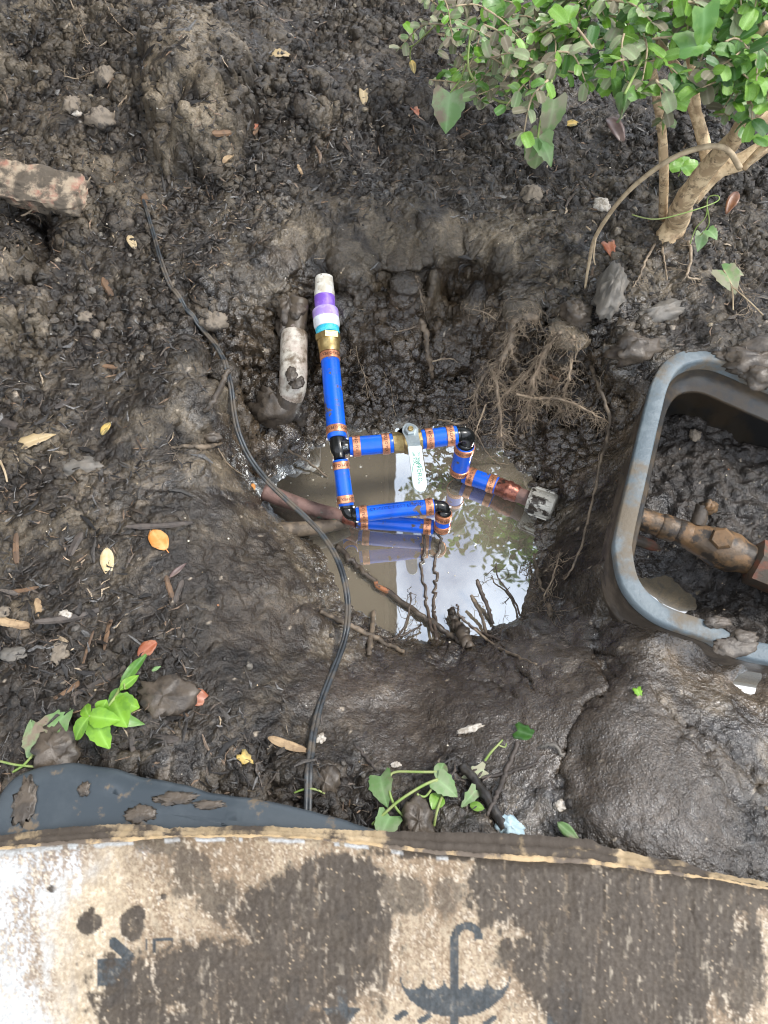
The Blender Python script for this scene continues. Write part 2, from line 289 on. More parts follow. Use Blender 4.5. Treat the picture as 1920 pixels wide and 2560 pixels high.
# control points: photo px, py, height, roughness, wetness, clay
CP = [
 # far strip
 (-300,0,.10,1,.3,.4),(0,0,.11,1,.3,.5),(300,0,.11,1,.3,.4),(620,0,.08,1,.3,.3),(960,0,.07,1,.3,.3),(1300,0,.07,.9,.3,.2),(1900,0,.09,.9,.3,.2),(2300,0,.09,.9,.3,.2),
 (0,90,.09,1,.3,.6),(70,190,.015,.8,.7,.5),(-150,200,.03,1,.4,.4),(200,150,.06,1,.3,.4),(330,120,.085,1,.3,.3),(480,110,.125,.8,.3,.7),(420,200,.12,.8,.3,.7),(540,220,.12,.8,.3,.8),(470,300,.105,.8,.3,.9),(600,250,.085,1,.3,.5),(480,368,.03,1,.3,.2),(330,300,.06,1,.3,.2),(640,330,.03,1,.3,.1),
 (750,150,.06,1,.35,.2),(950,180,.05,1,.35,.2),(800,250,.04,1,.35,.3),(960,300,.03,1,.35,.1),(1200,300,.03,.9,.4,.1),(1400,330,.03,.9,.4,.1),(1600,330,.04,.9,.4,.1),(1800,330,.06,.9,.4,.1),(2100,350,.07,.9,.4,.1),
 (0,420,.055,1,.3,.4),(130,470,.05,1,.3,.4),(220,450,.045,1,.3,.5),(260,520,.03,1,.3,.4),(120,600,-.015,.9,.4,.1),(90,560,-.01,.9,.4,.1),(30,620,.05,1,.3,.4),(150,720,.005,1,.35,.2),(-200,600,.05,1,.3,.4),(30,800,.03,1,.3,.4),(80,850,-.0,1,.35,.3),
 (350,430,.025,1,.3,.3),(500,450,.018,1,.35,.1),(700,430,.015,1,.4,.1),(900,430,.012,1,.4,.1),(1100,450,.012,1,.4,.2),(1300,470,.018,.9,.4,.2),(1500,500,.02,.9,.4,.3),(1750,550,.025,.9,.4,.3),(2000,600,.03,.9,.4,.2),
 (350,600,.012,1,.35,.2),(500,600,.008,1,.4,.1),(640,600,-.002,.7,.5,.5),(800,590,.004,.5,.45,.5),(950,600,-.004,.5,.45,.5),(1100,600,.006,.45,.45,.55),(1250,620,.005,.5,.5,.7),(1400,650,.01,.9,.5,.4),(1600,680,.012,.9,.5,.5),(1780,700,.015,.9,.4,.3),(2000,800,.02,.9,.4,.2),
 # rim of the pit
 (300,800,.0,1,.35,.1),(450,760,-.0,1,.35,.1),(560,720,-.01,.8,.5,.3),(620,690,-.01,.6,.6,.5),(720,650,-.016,.35,.5,.6),(850,640,-.004,.4,.5,.5),(1000,650,-.018,.4,.5,.5),(1085,680,-.012,.4,.5,.5),(1060,735,-.055,.6,.5,.2),(1200,705,-.012,.5,.5,.4),(1200,762,-.070,.6,.5,.2),(1300,780,-.015,.8,.6,.4),(1420,830,-.01,.9,.6,.4),(1540,830,.0,.9,.5,.4),(1640,820,.005,.9,.5,.3),(1560,930,-.02,.8,.6,.3),(1740,820,.01,.9,.5,.3),
 # far wall
 (850,712,-.012,.6,.6,.2),(812,694,.006,.5,.6,.3),(790,706,.002,.5,.6,.3),(835,745,-.06,.6,.6,.2),(790,750,-.06,.6,.6,.2),(700,720,-.03,.5,.6,.5),(660,830,-.06,.5,.6,.5),(780,780,-.075,.6,.6,.2),(930,760,-.05,.5,.6,.3),(1010,720,-.03,.5,.6,.4),(1000,795,-.105,.6,.6,.1),(1110,785,-.125,.6,.6,.1),(1190,805,-.125,.6,.6,.1),(1250,830,-.07,.8,.6,.2),(900,900,-.13,.7,.7,.1),(1050,900,-.13,.7,.7,.1),(1200,920,-.125,.8,.7,.1),(1350,900,-.10,.8,.7,.2),(1450,950,-.10,.8,.7,.2),(740,900,-.13,.6,.7,.2),(640,930,-.12,.6,.7,.2),(597,940,-.09,.5,.8,.2),(606,985,-.145,.5,.8,.2),(598,1050,-.16,.5,.8,.2),(562,1000,-.028,.6,.6,.5),(1000,1000,-.175,.7,.8,.1),(1150,1000,-.17,.7,.8,.1),(1300,1000,-.155,.8,.8,.2),(1430,1060,-.15,.8,.8,.2),(820,1000,-.175,.7,.8,.1),(700,1000,-.115,.6,.8,.2),(640,1030,-.13,.6,.8,.2),(700,1035,-.125,.6,.8,.2),(760,1035,-.155,.6,.8,.1),(640,1068,-.17,.6,.9,.2),(700,1068,-.168,.6,.9,.2),(760,1066,-.182,.6,.9,.1),
 # shoreline
 (600,1090,-.203,.4,.9,.1),(720,1082,-.204,.5,.9,.1),(860,1072,-.203,.6,.9,.1),(1000,1066,-.203,.6,.9,.1),(1120,1062,-.203,.7,.9,.1),(1210,1105,-.203,.7,.9,.2),(1300,1160,-.203,.7,.9,.3),(1335,1230,-.203,.5,.9,.2),(1352,1330,-.204,.6,.9,.2),(1340,1400,-.205,.5,.9,.1),(1330,1470,-.205,.5,.9,.1),(1290,1550,-.205,.5,.9,.1),(1200,1592,-.205,.5,.9,.1),(1080,1603,-.205,.5,.9,.1),(985,1600,-.205,.5,.9,.1),(915,1555,-.205,.5,.9,.2),(850,1480,-.205,.5,.9,.3),(824,1400,-.205,.5,.9,.4),(760,1340,-.203,.5,.9,.3),(690,1290,-.203,.5,.9,.2),(630,1200,-.203,.5,.9,.2),
 (860,1042,-.194,.75,.95,.1),(1000,1036,-.194,.75,.95,.1),(1120,1030,-.193,.75,.95,.1),(1240,1080,-.195,.75,.95,.2),(1345,1185,-.196,.75,.95,.2),(800,1420,-.192,.7,.9,.5),(875,1545,-.195,.7,.9,.3),
 # bed
 (760,1180,-.235,.2,.9,.2),(950,1200,-.25,.2,.9,.2),(1150,1200,-.25,.2,.9,.2),(1000,1400,-.26,.2,.9,.2),(1200,1400,-.25,.2,.9,.2),(1080,1530,-.24,.2,.9,.2),(900,1330,-.25,.2,.9,.2),
 # right bank
 (1400,1160,-.165,.8,.9,.3),(1440,1240,-.16,.7,.8,.3),(1420,1330,-.175,.6,.8,.2),(1480,1130,-.13,.7,.8,.3),(1500,1040,-.10,.8,.7,.3),(1430,1420,-.165,.5,.8,.2),(1400,1500,-.15,.5,.8,.1),(1480,1460,-.13,.5,.8,.1),(1560,1250,-.045,.5,.6,.4),(1500,1330,-.12,.5,.7,.3),(1588,1130,-.025,.6,.5,.4),(1545,1340,-.055,.5,.7,.3),(1550,1420,-.050,.5,.8,.2),(1500,1220,-.11,.6,.7,.3),
 # left bank
 (555,930,-.02,.8,.5,.4),(500,900,-.012,1,.4,.2),(548,1060,-.038,.6,.6,.5),(520,1150,-.045,.6,.5,.5),(575,1180,-.10,.6,.7,.6),(610,1270,-.11,.6,.8,.6),(560,1270,-.055,.5,.5,.2),(640,1360,-.09,.45,.36,.1),(690,1340,-.15,.6,.8,.7),(720,1430,-.095,.35,.36,.1),(770,1430,-.15,.7,.8,.8),(790,1500,-.145,.7,.8,.7),(755,1540,-.10,.35,.36,.1),(860,1570,-.165,.7,.8,.6),(830,1630,-.12,.5,.7,.5),(700,1560,-.08,.35,.3,.1),(560,1400,-.045,.42,.3,.1),(600,1550,-.05,.35,.3,.1),
 # near bank
 (950,1640,-.155,.4,.8,.4),(1100,1640,-.165,.4,.8,.1),(1230,1630,-.15,.4,.8,.1),(1320,1570,-.14,.4,.8,.1),(960,1700,-.10,.3,.6,.2),(1100,1720,-.10,.2,.6,.2),(1050,1780,-.085,.15,.5,.1),(1230,1720,-.095,.3,.8,.1),(1350,1650,-.095,.3,.8,.1),(1430,1600,-.10,.3,.9,.1),(850,1720,-.075,.2,.5,.2),(800,1830,-.045,.4,.5,.1),(1000,1880,-.05,.2,.6,.1),(1200,1830,-.05,.15,.7,.1),(1330,1780,-.045,.15,.8,.1),(1330,1900,-.03,.15,.75,.1),(1150,1980,-.03,.7,.6,.1),(950,1980,-.022,.9,.5,.1),(1300,2020,-.02,.5,.7,.1),(1420,2040,-.01,.6,.7,.1),
 # right mound
 (1540,1560,-.05,.4,.9,.2),(1600,1600,-.025,.3,.8,.4),(1700,1640,-.030,.2,.7,.8),(1790,1645,-.056,.1,1,.8),(1850,1690,-.052,.1,1,.8),(1640,1572,-.018,.3,.8,.3),(1740,1606,-.020,.3,.9,.5),(1860,1655,-.022,.3,.9,.5),(1900,1720,-.040,.2,1,.8),(1920,1740,-.03,.3,1,.6),(1560,1700,-.015,.2,.7,.2),(1700,1740,-.015,.3,.75,.6),(1850,1800,-.012,.4,.8,.6),(1500,1800,.001,.12,.6,.05),(1560,1900,.012,.1,.55,.05),(1680,1900,.013,.1,.55,.05),(1650,2000,.019,.1,.55,.05),(1800,1960,.012,.3,.7,.2),(1760,2060,.020,.15,.6,.05),(1900,1900,-.008,.4,.7,.5),(1900,2080,.005,.5,.7,.1),(1500,2000,.012,.15,.6,.05),(1600,2100,.02,.3,.6,.05),(2150,1800,-.0,.5,.7,.3),(2200,2100,0,.5,.6,.1),(1450,1900,-.018,.2,.7,.1),
 # left ground
 (0,1000,.005,1,.35,.2),(200,950,.002,1,.35,.2),(350,950,.0,1,.35,.2),(100,1150,.0,1,.3,.5),(300,1150,-.006,.9,.35,.3),(420,1100,-.012,.9,.35,.3),(-250,1000,.01,1,.35,.2),(0,1400,.0,1,.3,.4),(200,1350,-.004,1,.35,.3),(400,1300,-.015,.8,.35,.1),(480,1450,-.022,.6,.4,.1),(200,1550,0,1,.35,.1),(400,1600,-.006,.9,.35,.1),(550,1700,-.015,.6,.4,.1),(0,1700,.002,1,.35,.1),(200,1750,.002,1,.35,.1),(400,1800,0,1,.4,.1),(600,1850,-.006,.7,.4,.2),(700,1950,-.006,1,.4,.1),(0,1900,.0,1,.35,.1),(-250,1600,.0,1,.35,.1),(-300,2000,.0,1,.35,.1),
 # under the carton
 (200,2050,-.004,.6,.4,.1),(500,2060,-.004,.6,.4,.1),(900,2090,-.01,.8,.5,.1),(1200,2100,-.008,.8,.5,.1),(1500,2160,.004,.5,.6,.05),(1800,2220,.012,.4,.6,.05),(0,2400,-.005,.5,.4,.1),(900,2400,-.005,.5,.4,.1),(1500,2400,-.004,.5,.4,.1),(1900,2400,.0,.5,.5,.1),(900,3200,0,.5,.4,.1),(100,3200,0,.5,.4,.1),(1800,3200,0,.5,.4,.1),
]
cp = np.array(CP, float); cxy = np.array([P(a, b, c)[:2] for a, b, c in cp[:, :3]])
far = np.array([[sx*4*math.cos(a), 1+sx*4*math.sin(a)] for sx in (1,) for a in np.linspace(0, 2*math.pi, 12, endpoint=False)])
cxy2 = np.r_[cxy, far]; cz = np.r_[cp[:, 2], np.zeros(12)+.03]
D = np.hypot(cxy2[:, None, 0]-cxy2[None, :, 0], cxy2[:, None, 1]-cxy2[None, :, 1])
wts = np.linalg.solve(np.sqrt(D*D+.004**2)+1e-4*np.eye(len(D))*-1, cz-.02)
STEP = .0026
xs = np.arange(-.93, .93, STEP); ys = np.arange(-.03, 1.80, STEP)
gx = .93+np.cumsum(STEP*1.22**np.arange(1, 45)); gx = gx[gx < 60]
xs = np.r_[-gx[::-1], xs, gx]; gy = np.cumsum(STEP*1.22**np.arange(1, 45)); gy = gy[gy < 60]
ys = np.r_[-.03-gy[::-1], ys, ys[-1]+gy]
X, Y = np.meshgrid(xs, ys); shp = X.shape; Xf = X.ravel(); Yf = Y.ravel()
Z = np.zeros(len(Xf)); PR = np.zeros((len(Xf), 3))
XB = Xf+.014*fbm(Xf, Yf, 9, 3, 300)+.006*fbm(Xf, Yf, 30, 2, 304); YB = Yf+.014*fbm(Xf, Yf, 9, 3, 310)+.006*fbm(Xf, Yf, 30, 2, 314)
for a in range(0, len(Xf), 60000):
    s_ = slice(a, a+60000); d2 = (XB[s_, None]-cxy2[None, :, 0])**2+(YB[s_, None]-cxy2[None, :, 1])**2
    Z[s_] = .02+np.sqrt(d2+.004**2)@wts
    w = 1/(d2[:, :len(cp)]+.012**2)**2; PR[s_] = (w@cp[:, 3:6])/w.sum(1)[:, None]
FAR = sst(1.0, 2.5, np.hypot(Xf, Yf-.8)); Z = Z*(1-FAR)+FAR*.03
rough, wet, clay = PR.T
# domain warp for all detail
wx = Xf+.012*fbm(Xf, Yf, 14, 3, 40); wy = Yf+.012*fbm(Xf, Yf, 14, 3, 50)
f1, f2, ida = worley(wx, wy, 26, 1); g1, g2, idb = worley(wx, wy, 62, 2); h1, h2, idc = worley(wx, wy, 135, 3)
big = fbm(wx, wy, 11, 4, 10); med = fbm(wx, wy, 34, 4, 14); fin = fbm(wx, wy, 120, 3, 20); vf = perlin(wx*260, wy*260, 25)
lump = np.clip(1-f1*1.25, 0, 1); lum2 = np.clip(1-g1*1.2, 0, 1); lum3 = np.clip(1-h1*1.2, 0, 1)
gate = sst(-.15, .35, fbm(Xf, Yf, 9, 2, 60))
r2 = rough*rough
sb0 = sdist(Xf, Yf, BOXPATH); bank = -.016-2.6*sb0+.012*fbm(Xf, Yf, 22, 3, 320)-.012; bank = np.where((sb0 > -.004) & (sb0 < .10), bank, -1)
nb0 = Z < bank; Z = np.maximum(Z, bank); rough = np.where(nb0, .55, rough); wet = np.where(nb0, .55, wet)
px0, py0 = 960+FPX*Xf/(Yf*math.sin(TH)-(Z-HC)*math.cos(TH)+1e-9), 1280-FPX*(Yf*math.cos(TH)+(Z-HC)*math.sin(TH))/(Yf*math.sin(TH)-(Z-HC)*math.cos(TH)+1e-9)
leftm = sst(700, 450, px0)*sst(850, 1050, py0); rough = rough*(1-.22*leftm); r2 = rough*rough; sm = 1-rough
wz = Z.copy(); NEAR = np.nonzero((np.abs(Xf) < 1.1) & (Yf > -.5) & (Yf < 2.0))[0]
def near(fn, *a_, **k_):
    r_ = np.zeros(len(Xf)); r_[NEAR] = fn(wx[NEAR], wy[NEAR], wz[NEAR], *a_, **k_); return r_
bl1 = near(fbm3, 15, 2, 101, billow=True); bl2 = near(fbm3, 36, 2, 105, billow=True); bl3 = near(fbm3, 85, 2, 109, billow=True); f4 = near(fbm3, 170, 2, 113)
wallm = sst(-.02, -.055, Z)*sst(-.26, -.2, Z)*sst(.50, .62, Yf)
def nearw(fn, *a_, **k_):
    r_ = np.zeros(len(Xf)); r_[NEAR] = fn(wx[NEAR]*.45, wy[NEAR]*.8, wz[NEAR]*1.5, *a_, **k_); return r_
st1 = nearw(fbm3, 34, 3, 121, billow=True)
f5 = near(fbm3, 300, 1, 117)
wx0, wy0 = wx, wy
wx = wx+.010*perlin(wx0*42, wy0*42, 181)+.0045*perlin(wx0*120, wy0*120, 182); wy = wy+.010*perlin(wx0*42, wy0*42, 183)+.0045*perlin(wx0*120, wy0*120, 184)
f3 = near(fbm3, 34, 5, 131, .66); fr = near(fbm3, 46, 4, 141, .62, True)
pm = .42+.68*sst(-.18, .18, fbm(Xf, Yf, 7, 3, 330))
DT = r2*(.015*big+.028*(bl1-.28)*(.35+.65*gate)+(.026*f3-.020*(fr-.27)+.0050*f4+.0026*f5)*pm)
DT = DT+sm*(.0050*big+.0030*med+.0034*(bl2-.28)+.0028*(bl3-.28)+.0012*f4+.0004*f5)*np.where(Z < WZ-.006, .4, 1)*(.4+.6*sst(.1, .4, rough))
DT = DT+wallm*(.020*(st1-.28)-.010*(fr-.27)+.009*f3)
Z = Z+DT
def wpts(l, z=0): return [P(a, b, z)[:2] for a, b in l]
# cracks and furrows: points, height they lie at, depth, half-width
for pts, z, dep, wd in [
 ([(1555,1500),(1530,1560),(1520,1620),(1540,1680)],-.04,.035,.010),
 ([(1540,1680),(1500,1740),(1440,1800),(1420,1870),(1405,1960)],-.01,.022,.007),
 ([(1200,1690),(1250,1720),(1275,1760)],-.09,.012,.004),([(1310,1680),(1330,1735),(1365,1748)],-.08,.014,.004),([(1240,1660),(1280,1740)],-.1,.008,.004),
 ([(1680,1800),(1720,1815),(1800,1850),(1870,1920),(1920,1960)],0,.016,.007),([(1660,1720),(1690,1790),(1780,1900),(1850,2010),(1890,2060)],.01,.009,.006),
 ([(95,520),(108,580),(112,660),(80,740)],.01,.055,.014),([(200,540),(270,560)],.02,.02,.008),([(60,330),(120,340)],.05,.03,.008),([(270,190),(340,230),(350,300)],.06,.02,.006),
 ([(380,362),(480,378),(575,350),(625,285)],.035,.040,.010),([(770,245),(830,262),(860,285)],.04,.022,.007),([(980,255),(1100,300)],.03,.014,.008),
 ([(600,960),(590,1040),(600,1090)],-.1,.02,.01),([(700,620),(760,640)],-.01,.01,.006),
 ([(1420,800),(1440,860),(1460,930)],-.03,.025,.009),([(1500,900),(1480,960)],-.04,.02,.009),
 ([(240,1880),(330,1760)],0,.008,.006),([(320,1850),(340,1930)],0,.014,.006),([(180,1780),(175,1880)],0,.012,.005)]:
    w = wpts(pts, z); d = segd(wx, wy, w); Z = Z-(dep if pts[0][0] < 1000 else dep*.7)*np.exp(-(d/wd)**2)*(.7+.6*med)
# alcove over the white plastic pipe and the undercut hollow in the far wall
for pts, z, dz, ew in [
 ([(775,735),(790,722),(838,722),(862,730),(880,770),(900,830),(770,830),(762,770)],-.04,-.030,.008),
 ([(1050,775),(1120,748),(1210,768),(1235,830),(1150,865),(1060,850)],-.06,-.030,.010),
 ([(722,752),(752,742),(762,770),(770,870),(690,880),(700,800)],-.04,-.022,.008)]:
    sd_ = sdist(wx, wy, wpts(pts, z)); Z = Z+dz*sst(ew, -ew, sd_)
for pts, z, dz, ew in [([(365,110),(440,55),(560,80),(622,180),(612,262),(552,335),(480,348),(400,338),(352,290),(392,200)],.09,.030,.010),([(-40,640),(60,590),(120,700),(110,800),(-40,820)],.03,.02,.01),([(700,250),(800,225),(860,270),(800,300),(700,290)],.03,.018,.008),([(-60,60),(120,40),(170,110),(60,140),(-60,140)],.09,.02,.01)]:
    sd_ = sdist(wx, wy, wpts(pts, z)); Z = Z+dz*sst(ew, -ew, sd_+.012*(bl2-.28))
# humps
for px, py, z, r, h in [(865,668,-.01,.03,.016),(960,690,-.02,.05,.006),(700,640,0,.05,.014),(1150,700,-.01,.05,.006),(390,1290,-.01,.03,.006),(370,1780,0,.03,.007),(300,1900,0,.04,.012),(1560,740,.01,.03,.016),(1440,1230,-.16,.03,.008),(1350,1200,-.19,.02,.012),(1250,1110,-.2,.02,.008),(1380,1450,-.17,.02,.012),(1480,820,0,.03,.02),(1590,880,0,.03,.015),(520,700,-.005,.03,.01)]:
    q = P(px, py, z); d = np.hypot(wx-q[0], wy-q[1]); Z = Z+h*np.exp(-(d/r)**2)
# inside of the valve box
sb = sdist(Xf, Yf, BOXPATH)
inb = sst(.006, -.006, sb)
px_, py_ = proj(np.c_[Xf, Yf, np.full(len(Xf), -.15)].reshape(-1, 3)) if False else (960+FPX*Xf/((Yf)*math.sin(TH)-(-.15-HC)*math.cos(TH)), 1280-FPX*((Yf)*math.cos(TH)+(-.15-HC)*math.sin(TH))/((Yf)*math.sin(TH)-(-.15-HC)*math.cos(TH)))
zin = -.135+.02*sst(1500, 1850, px_)*sst(1450, 1250, py_)-.062*np.exp(-(((px_-1650)/110)**2+((py_-1480)/80)**2))-.012*sst(1300, 1420, py_)+.016*big+.012*(lump-.4)+.007*(lum2-.4)+.006*med+.003*fin+.0008*vf
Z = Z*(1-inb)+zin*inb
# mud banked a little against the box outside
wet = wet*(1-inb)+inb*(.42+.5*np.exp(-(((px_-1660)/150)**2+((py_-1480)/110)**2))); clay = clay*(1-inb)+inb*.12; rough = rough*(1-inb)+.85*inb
Zg = Z.reshape(shp)
# colours (albedo) of the soil
dark = np.array([.0165, .0122, .0090]); grey = np.array([.165, .133, .098]); olive = np.array([.250, .200, .130]); brown = np.array([.078, .053, .030]); wetmud = np.array([.050, .037, .026])
n1 = sst(-.25, .45, fbm(Xf, Yf, 7, 4, 80)); n2 = sst(-.2, .5, fbm(wx, wy, 40, 4, 84)); n3 = sst(.0, .6, fbm(wx, wy, 90, 3, 88))
fx = near(fbm3, 60, 4, 171, .65); mul = np.clip(.75+.15*ida+.18*idb+.2*idc+2.1*fx, .15, 2.8)[:, None]
c = .80*dark[None]*(1-.50*n2[:, None])+grey[None]*(.46*n2[:, None])*(.35+.75*n1[:, None])
c = c*mul
kc = np.clip(clay*1.25*sst(-.35, .35, fbm(wx, wy, 16, 4, 91)+.5*(clay-.4)), 0, 1)[:, None]
c = c*(1-kc)+kc*(olive*.55+grey*.45)[None]*(.65+.55*n2[:, None])
ks = (sst(.55, .15, rough)*.85)[:, None]; c = c*(1-ks)+ks*(wetmud[None]*(.72+.5*n1[:, None]+.25*n2[:, None]))*(1+1.1*kc)
kw = wallm[:, None]*.8; c = c*(1-kw)+kw*(brown[None]*(.45+.6*n2[:, None])+.10*kc*olive)  # far wall: wet brown soil, albedo darkened further to deepen the pit shadows
# submerged and shore silt
ksub = sst(WZ+.035, WZ, Z)[:, None]*.6; c = c*(1-ksub)+ksub*np.array([.11, .082, .048])[None]*(.6+.5*n2[:, None])
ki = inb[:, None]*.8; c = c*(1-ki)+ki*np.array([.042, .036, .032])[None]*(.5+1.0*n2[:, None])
sp = ((idc > .985) & (h1 < .25))[:, None]; c = np.where(sp, np.array([.30, .25, .19]), c)
wetn = np.clip(wet+.25*(n1-.5)+.25*(n3-.5), 0, 1); wetn = np.maximum(wetn, 1.15*sst(.022, .006, np.abs(Z-WZ))*(1-FAR)*(Yf > .2)*(np.abs(Xf) < .35))
# push steep faces outwards unevenly so that clods overhang
gyv, gxv = np.gradient(Zg, ys, xs); sl = np.hypot(gxv, gyv).ravel(); nx = -gxv.ravel()/(sl+1e-6); ny = -gyv.ravel()/(sl+1e-6)
gby, gbx = np.gradient(wz.reshape(shp), ys, xs); slb = np.minimum(np.hypot(gbx, gby).ravel(), 1.6); am = slb/np.sqrt(1+slb*slb)*DT*(1-inb)*sst(.015, .04, np.abs(sb))+np.clip(sl-.4, 0, 1.2)*(1-FAR)*(1-inb)*.004*sst(.02, .05, np.abs(sb))
lipm = np.exp(-((wz+.020)/.011)**2)*sst(.25, .6, slb)*sst(.26, .36, Yf)*(1-sst(.96, 1.02, Yf))*(np.abs(Xf) < .42)*(1-inb)*sst(.02, .06, sb)*np.clip(.40+1.5*fbm(Xf, Yf, 14, 3, 161), 0, 1.3)
lx = -gbx.ravel()/(np.hypot(gbx, gby).ravel()+1e-6); ly = -gby.ravel()/(np.hypot(gbx, gby).ravel()+1e-6)
Xd = Xf+nx*am+lx*lipm*.030; Yd = Yf+ny*am+ly*lipm*.030
nY, nX = shp
idx = np.arange(nX*nY).reshape(nY, nX); quads = np.c_[idx[:-1, :-1].ravel(), idx[:-1, 1:].ravel(), idx[1:, 1:].ravel(), idx[1:, :-1].ravel()]
def gridmesh(name, V, quads, col=None, wetv=None, rgh=None):
    me = bpy.data.meshes.new(name); me.vertices.add(len(V)); me.vertices.foreach_set('co', V.astype(np.float32).ravel())
    me.loops.add(quads.size); me.loops.foreach_set('vertex_index', quads.astype(np.int32).ravel())
    me.polygons.add(len(quads)); me.polygons.foreach_set('loop_start', np.arange(0, quads.size, 4, dtype=np.int32))
    me.update(calc_edges=True)
    me.polygons.foreach_set('use_smooth', np.ones(len(quads), bool))
    if col is not None:
        at = me.color_attributes.new('Col', 'FLOAT_COLOR', 'POINT'); at.data.foreach_set('color', np.c_[col, np.ones(len(col))].astype(np.float32).ravel())
    if wetv is not None:
        at = me.attributes.new('Wet', 'FLOAT', 'POINT'); at.data.foreach_set('value', wetv.astype(np.float32))
        at = me.attributes.new('Rgh', 'FLOAT', 'POINT'); at.data.foreach_set('value', rgh.astype(np.float32))
    return me
from mathutils.bvhtree import BVHTree
_i0, _i1 = np.searchsorted(xs, (-1.15, 1.15)); _j0, _j1 = np.searchsorted(ys, (-.5, 2.0))
_sub = idx[_j0:_j1, _i0:_i1]; _sv = np.c_[Xd, Yd, Z][_sub.ravel()]; _w = _i1-_i0; _ii = np.arange(_sub.size).reshape(_sub.shape)
_tr = np.r_[np.c_[_ii[:-1, :-1].ravel(), _ii[:-1, 1:].ravel(), _ii[1:, 1:].ravel()], np.c_[_ii[:-1, :-1].ravel(), _ii[1:, 1:].ravel(), _ii[1:, :-1].ravel()]]
BV = BVHTree.FromPolygons(_sv.tolist(), _tr.tolist(), all_triangles=True)
def HT(x, y):
    if np.ndim(x): return np.array([HT(a, b) for a, b in zip(x, y)])
    h = BV.ray_cast(Vector((x, y, 1.0)), Vector((0, 0, -1))); return h[0][2] if h[0] else 0.0
def G(px, py, off=0.0):
    d = unit(ray(px, py)); h = BV.ray_cast(Vector(C0), Vector(d))
    q = np.array(h[0]) if h[0] else P(px, py, 0.0)
    q[2] += off; return q
def GN(x, y, e=.006):
    return unit([-(HT(x+e, y)-HT(x-e, y))/(2*e), -(HT(x, y+e)-HT(x, y-e))/(2*e), 1])
gm = gridmesh('ground', np.c_[Xd, Yd, Z], quads, c, wetn, rough)
def soil_material():
    m = bpy.data.materials.new('soil'); m.use_nodes = True; t = m.node_tree; N = t.nodes; K = t.links.new; b = N['Principled BSDF']
    co = N.new('ShaderNodeTexCoord'); a = N.new('ShaderNodeAttribute'); a.attribute_name = 'Col'; w = N.new('ShaderNodeAttribute'); w.attribute_name = 'Wet'
    def noise(sc, det=6, ro=.6):
        n = N.new('ShaderNodeTexNoise'); n.inputs['Scale'].default_value = sc; n.inputs['Detail'].default_value = det; n.inputs['Roughness'].default_value = ro
        K(co.outputs['Object'], n.inputs['Vector']); return n.outputs['Fac']
    def mr(src, a0, a1, b0, b1):
        r = N.new('ShaderNodeMapRange'); K(src, r.inputs['Value'])
        for i, q in zip(('From Min', 'From Max', 'To Min', 'To Max'), (a0, a1, b0, b1)): r.inputs[i].default_value = q
        return r.outputs['Result']
    v = mr(noise(260, 5, .7), .3, .7, .4, 1.65)
    x = N.new('ShaderNodeMix'); x.data_type = 'RGBA'; x.blend_type = 'MULTIPLY'; x.inputs['Factor'].default_value = 1
    K(a.outputs['Color'], x.inputs['A']); cc = N.new('ShaderNodeCombineColor')
    for i in range(3): K(v, cc.inputs[i])
    K(cc.outputs[0], x.inputs['B']); K(x.outputs['Result'], b.inputs['Base Color'])
    r0 = mr(w.outputs['Fac'], .1, .8, .46, .13); mm = N.new('ShaderNodeMath'); mm.operation = 'ADD'
    K(r0, mm.inputs[0]); K(mr(noise(160, 4), .3, .7, -.12, .16), mm.inputs[1]); K(mm.outputs[0], b.inputs['Roughness'])
    K(mr(w.outputs['Fac'], .3, .9, .45, .9), b.inputs['Specular IOR Level'])
    K(mr(w.outputs['Fac'], .34, .80, .0, 1.0), b.inputs['Coat Weight']); b.inputs['Coat Roughness'].default_value = .13; b.inputs['Coat IOR'].default_value = 1.5
    b1 = N.new('ShaderNodeBump'); ra = N.new('ShaderNodeAttribute'); ra.attribute_name = 'Rgh'; K(mr(ra.outputs['Fac'], .1, .55, .40, .9), b1.inputs['Strength']); b1.inputs['Distance'].default_value = .006
    K(noise(125, 5, .55), b1.inputs['Height'])
    b2 = N.new('ShaderNodeBump'); K(mr(ra.outputs['Fac'], .1, .5, .95, .40), b2.inputs['Strength']); b2.inputs['Distance'].default_value = .002; K(noise(400, 3, .5), b2.inputs['Height'])
    K(b1.outputs['Normal'], b2.inputs['Normal']); K(b2.outputs['Normal'], b.inputs['Normal']); K(b2.outputs['Normal'], b.inputs['Coat Normal'])
    return m
M['soil'] = soil_material(); gm.materials.append(M['soil'])
ground = bpy.data.objects.new('ground', gm); COL.objects.link(ground); ground['kind'] = 'structure'
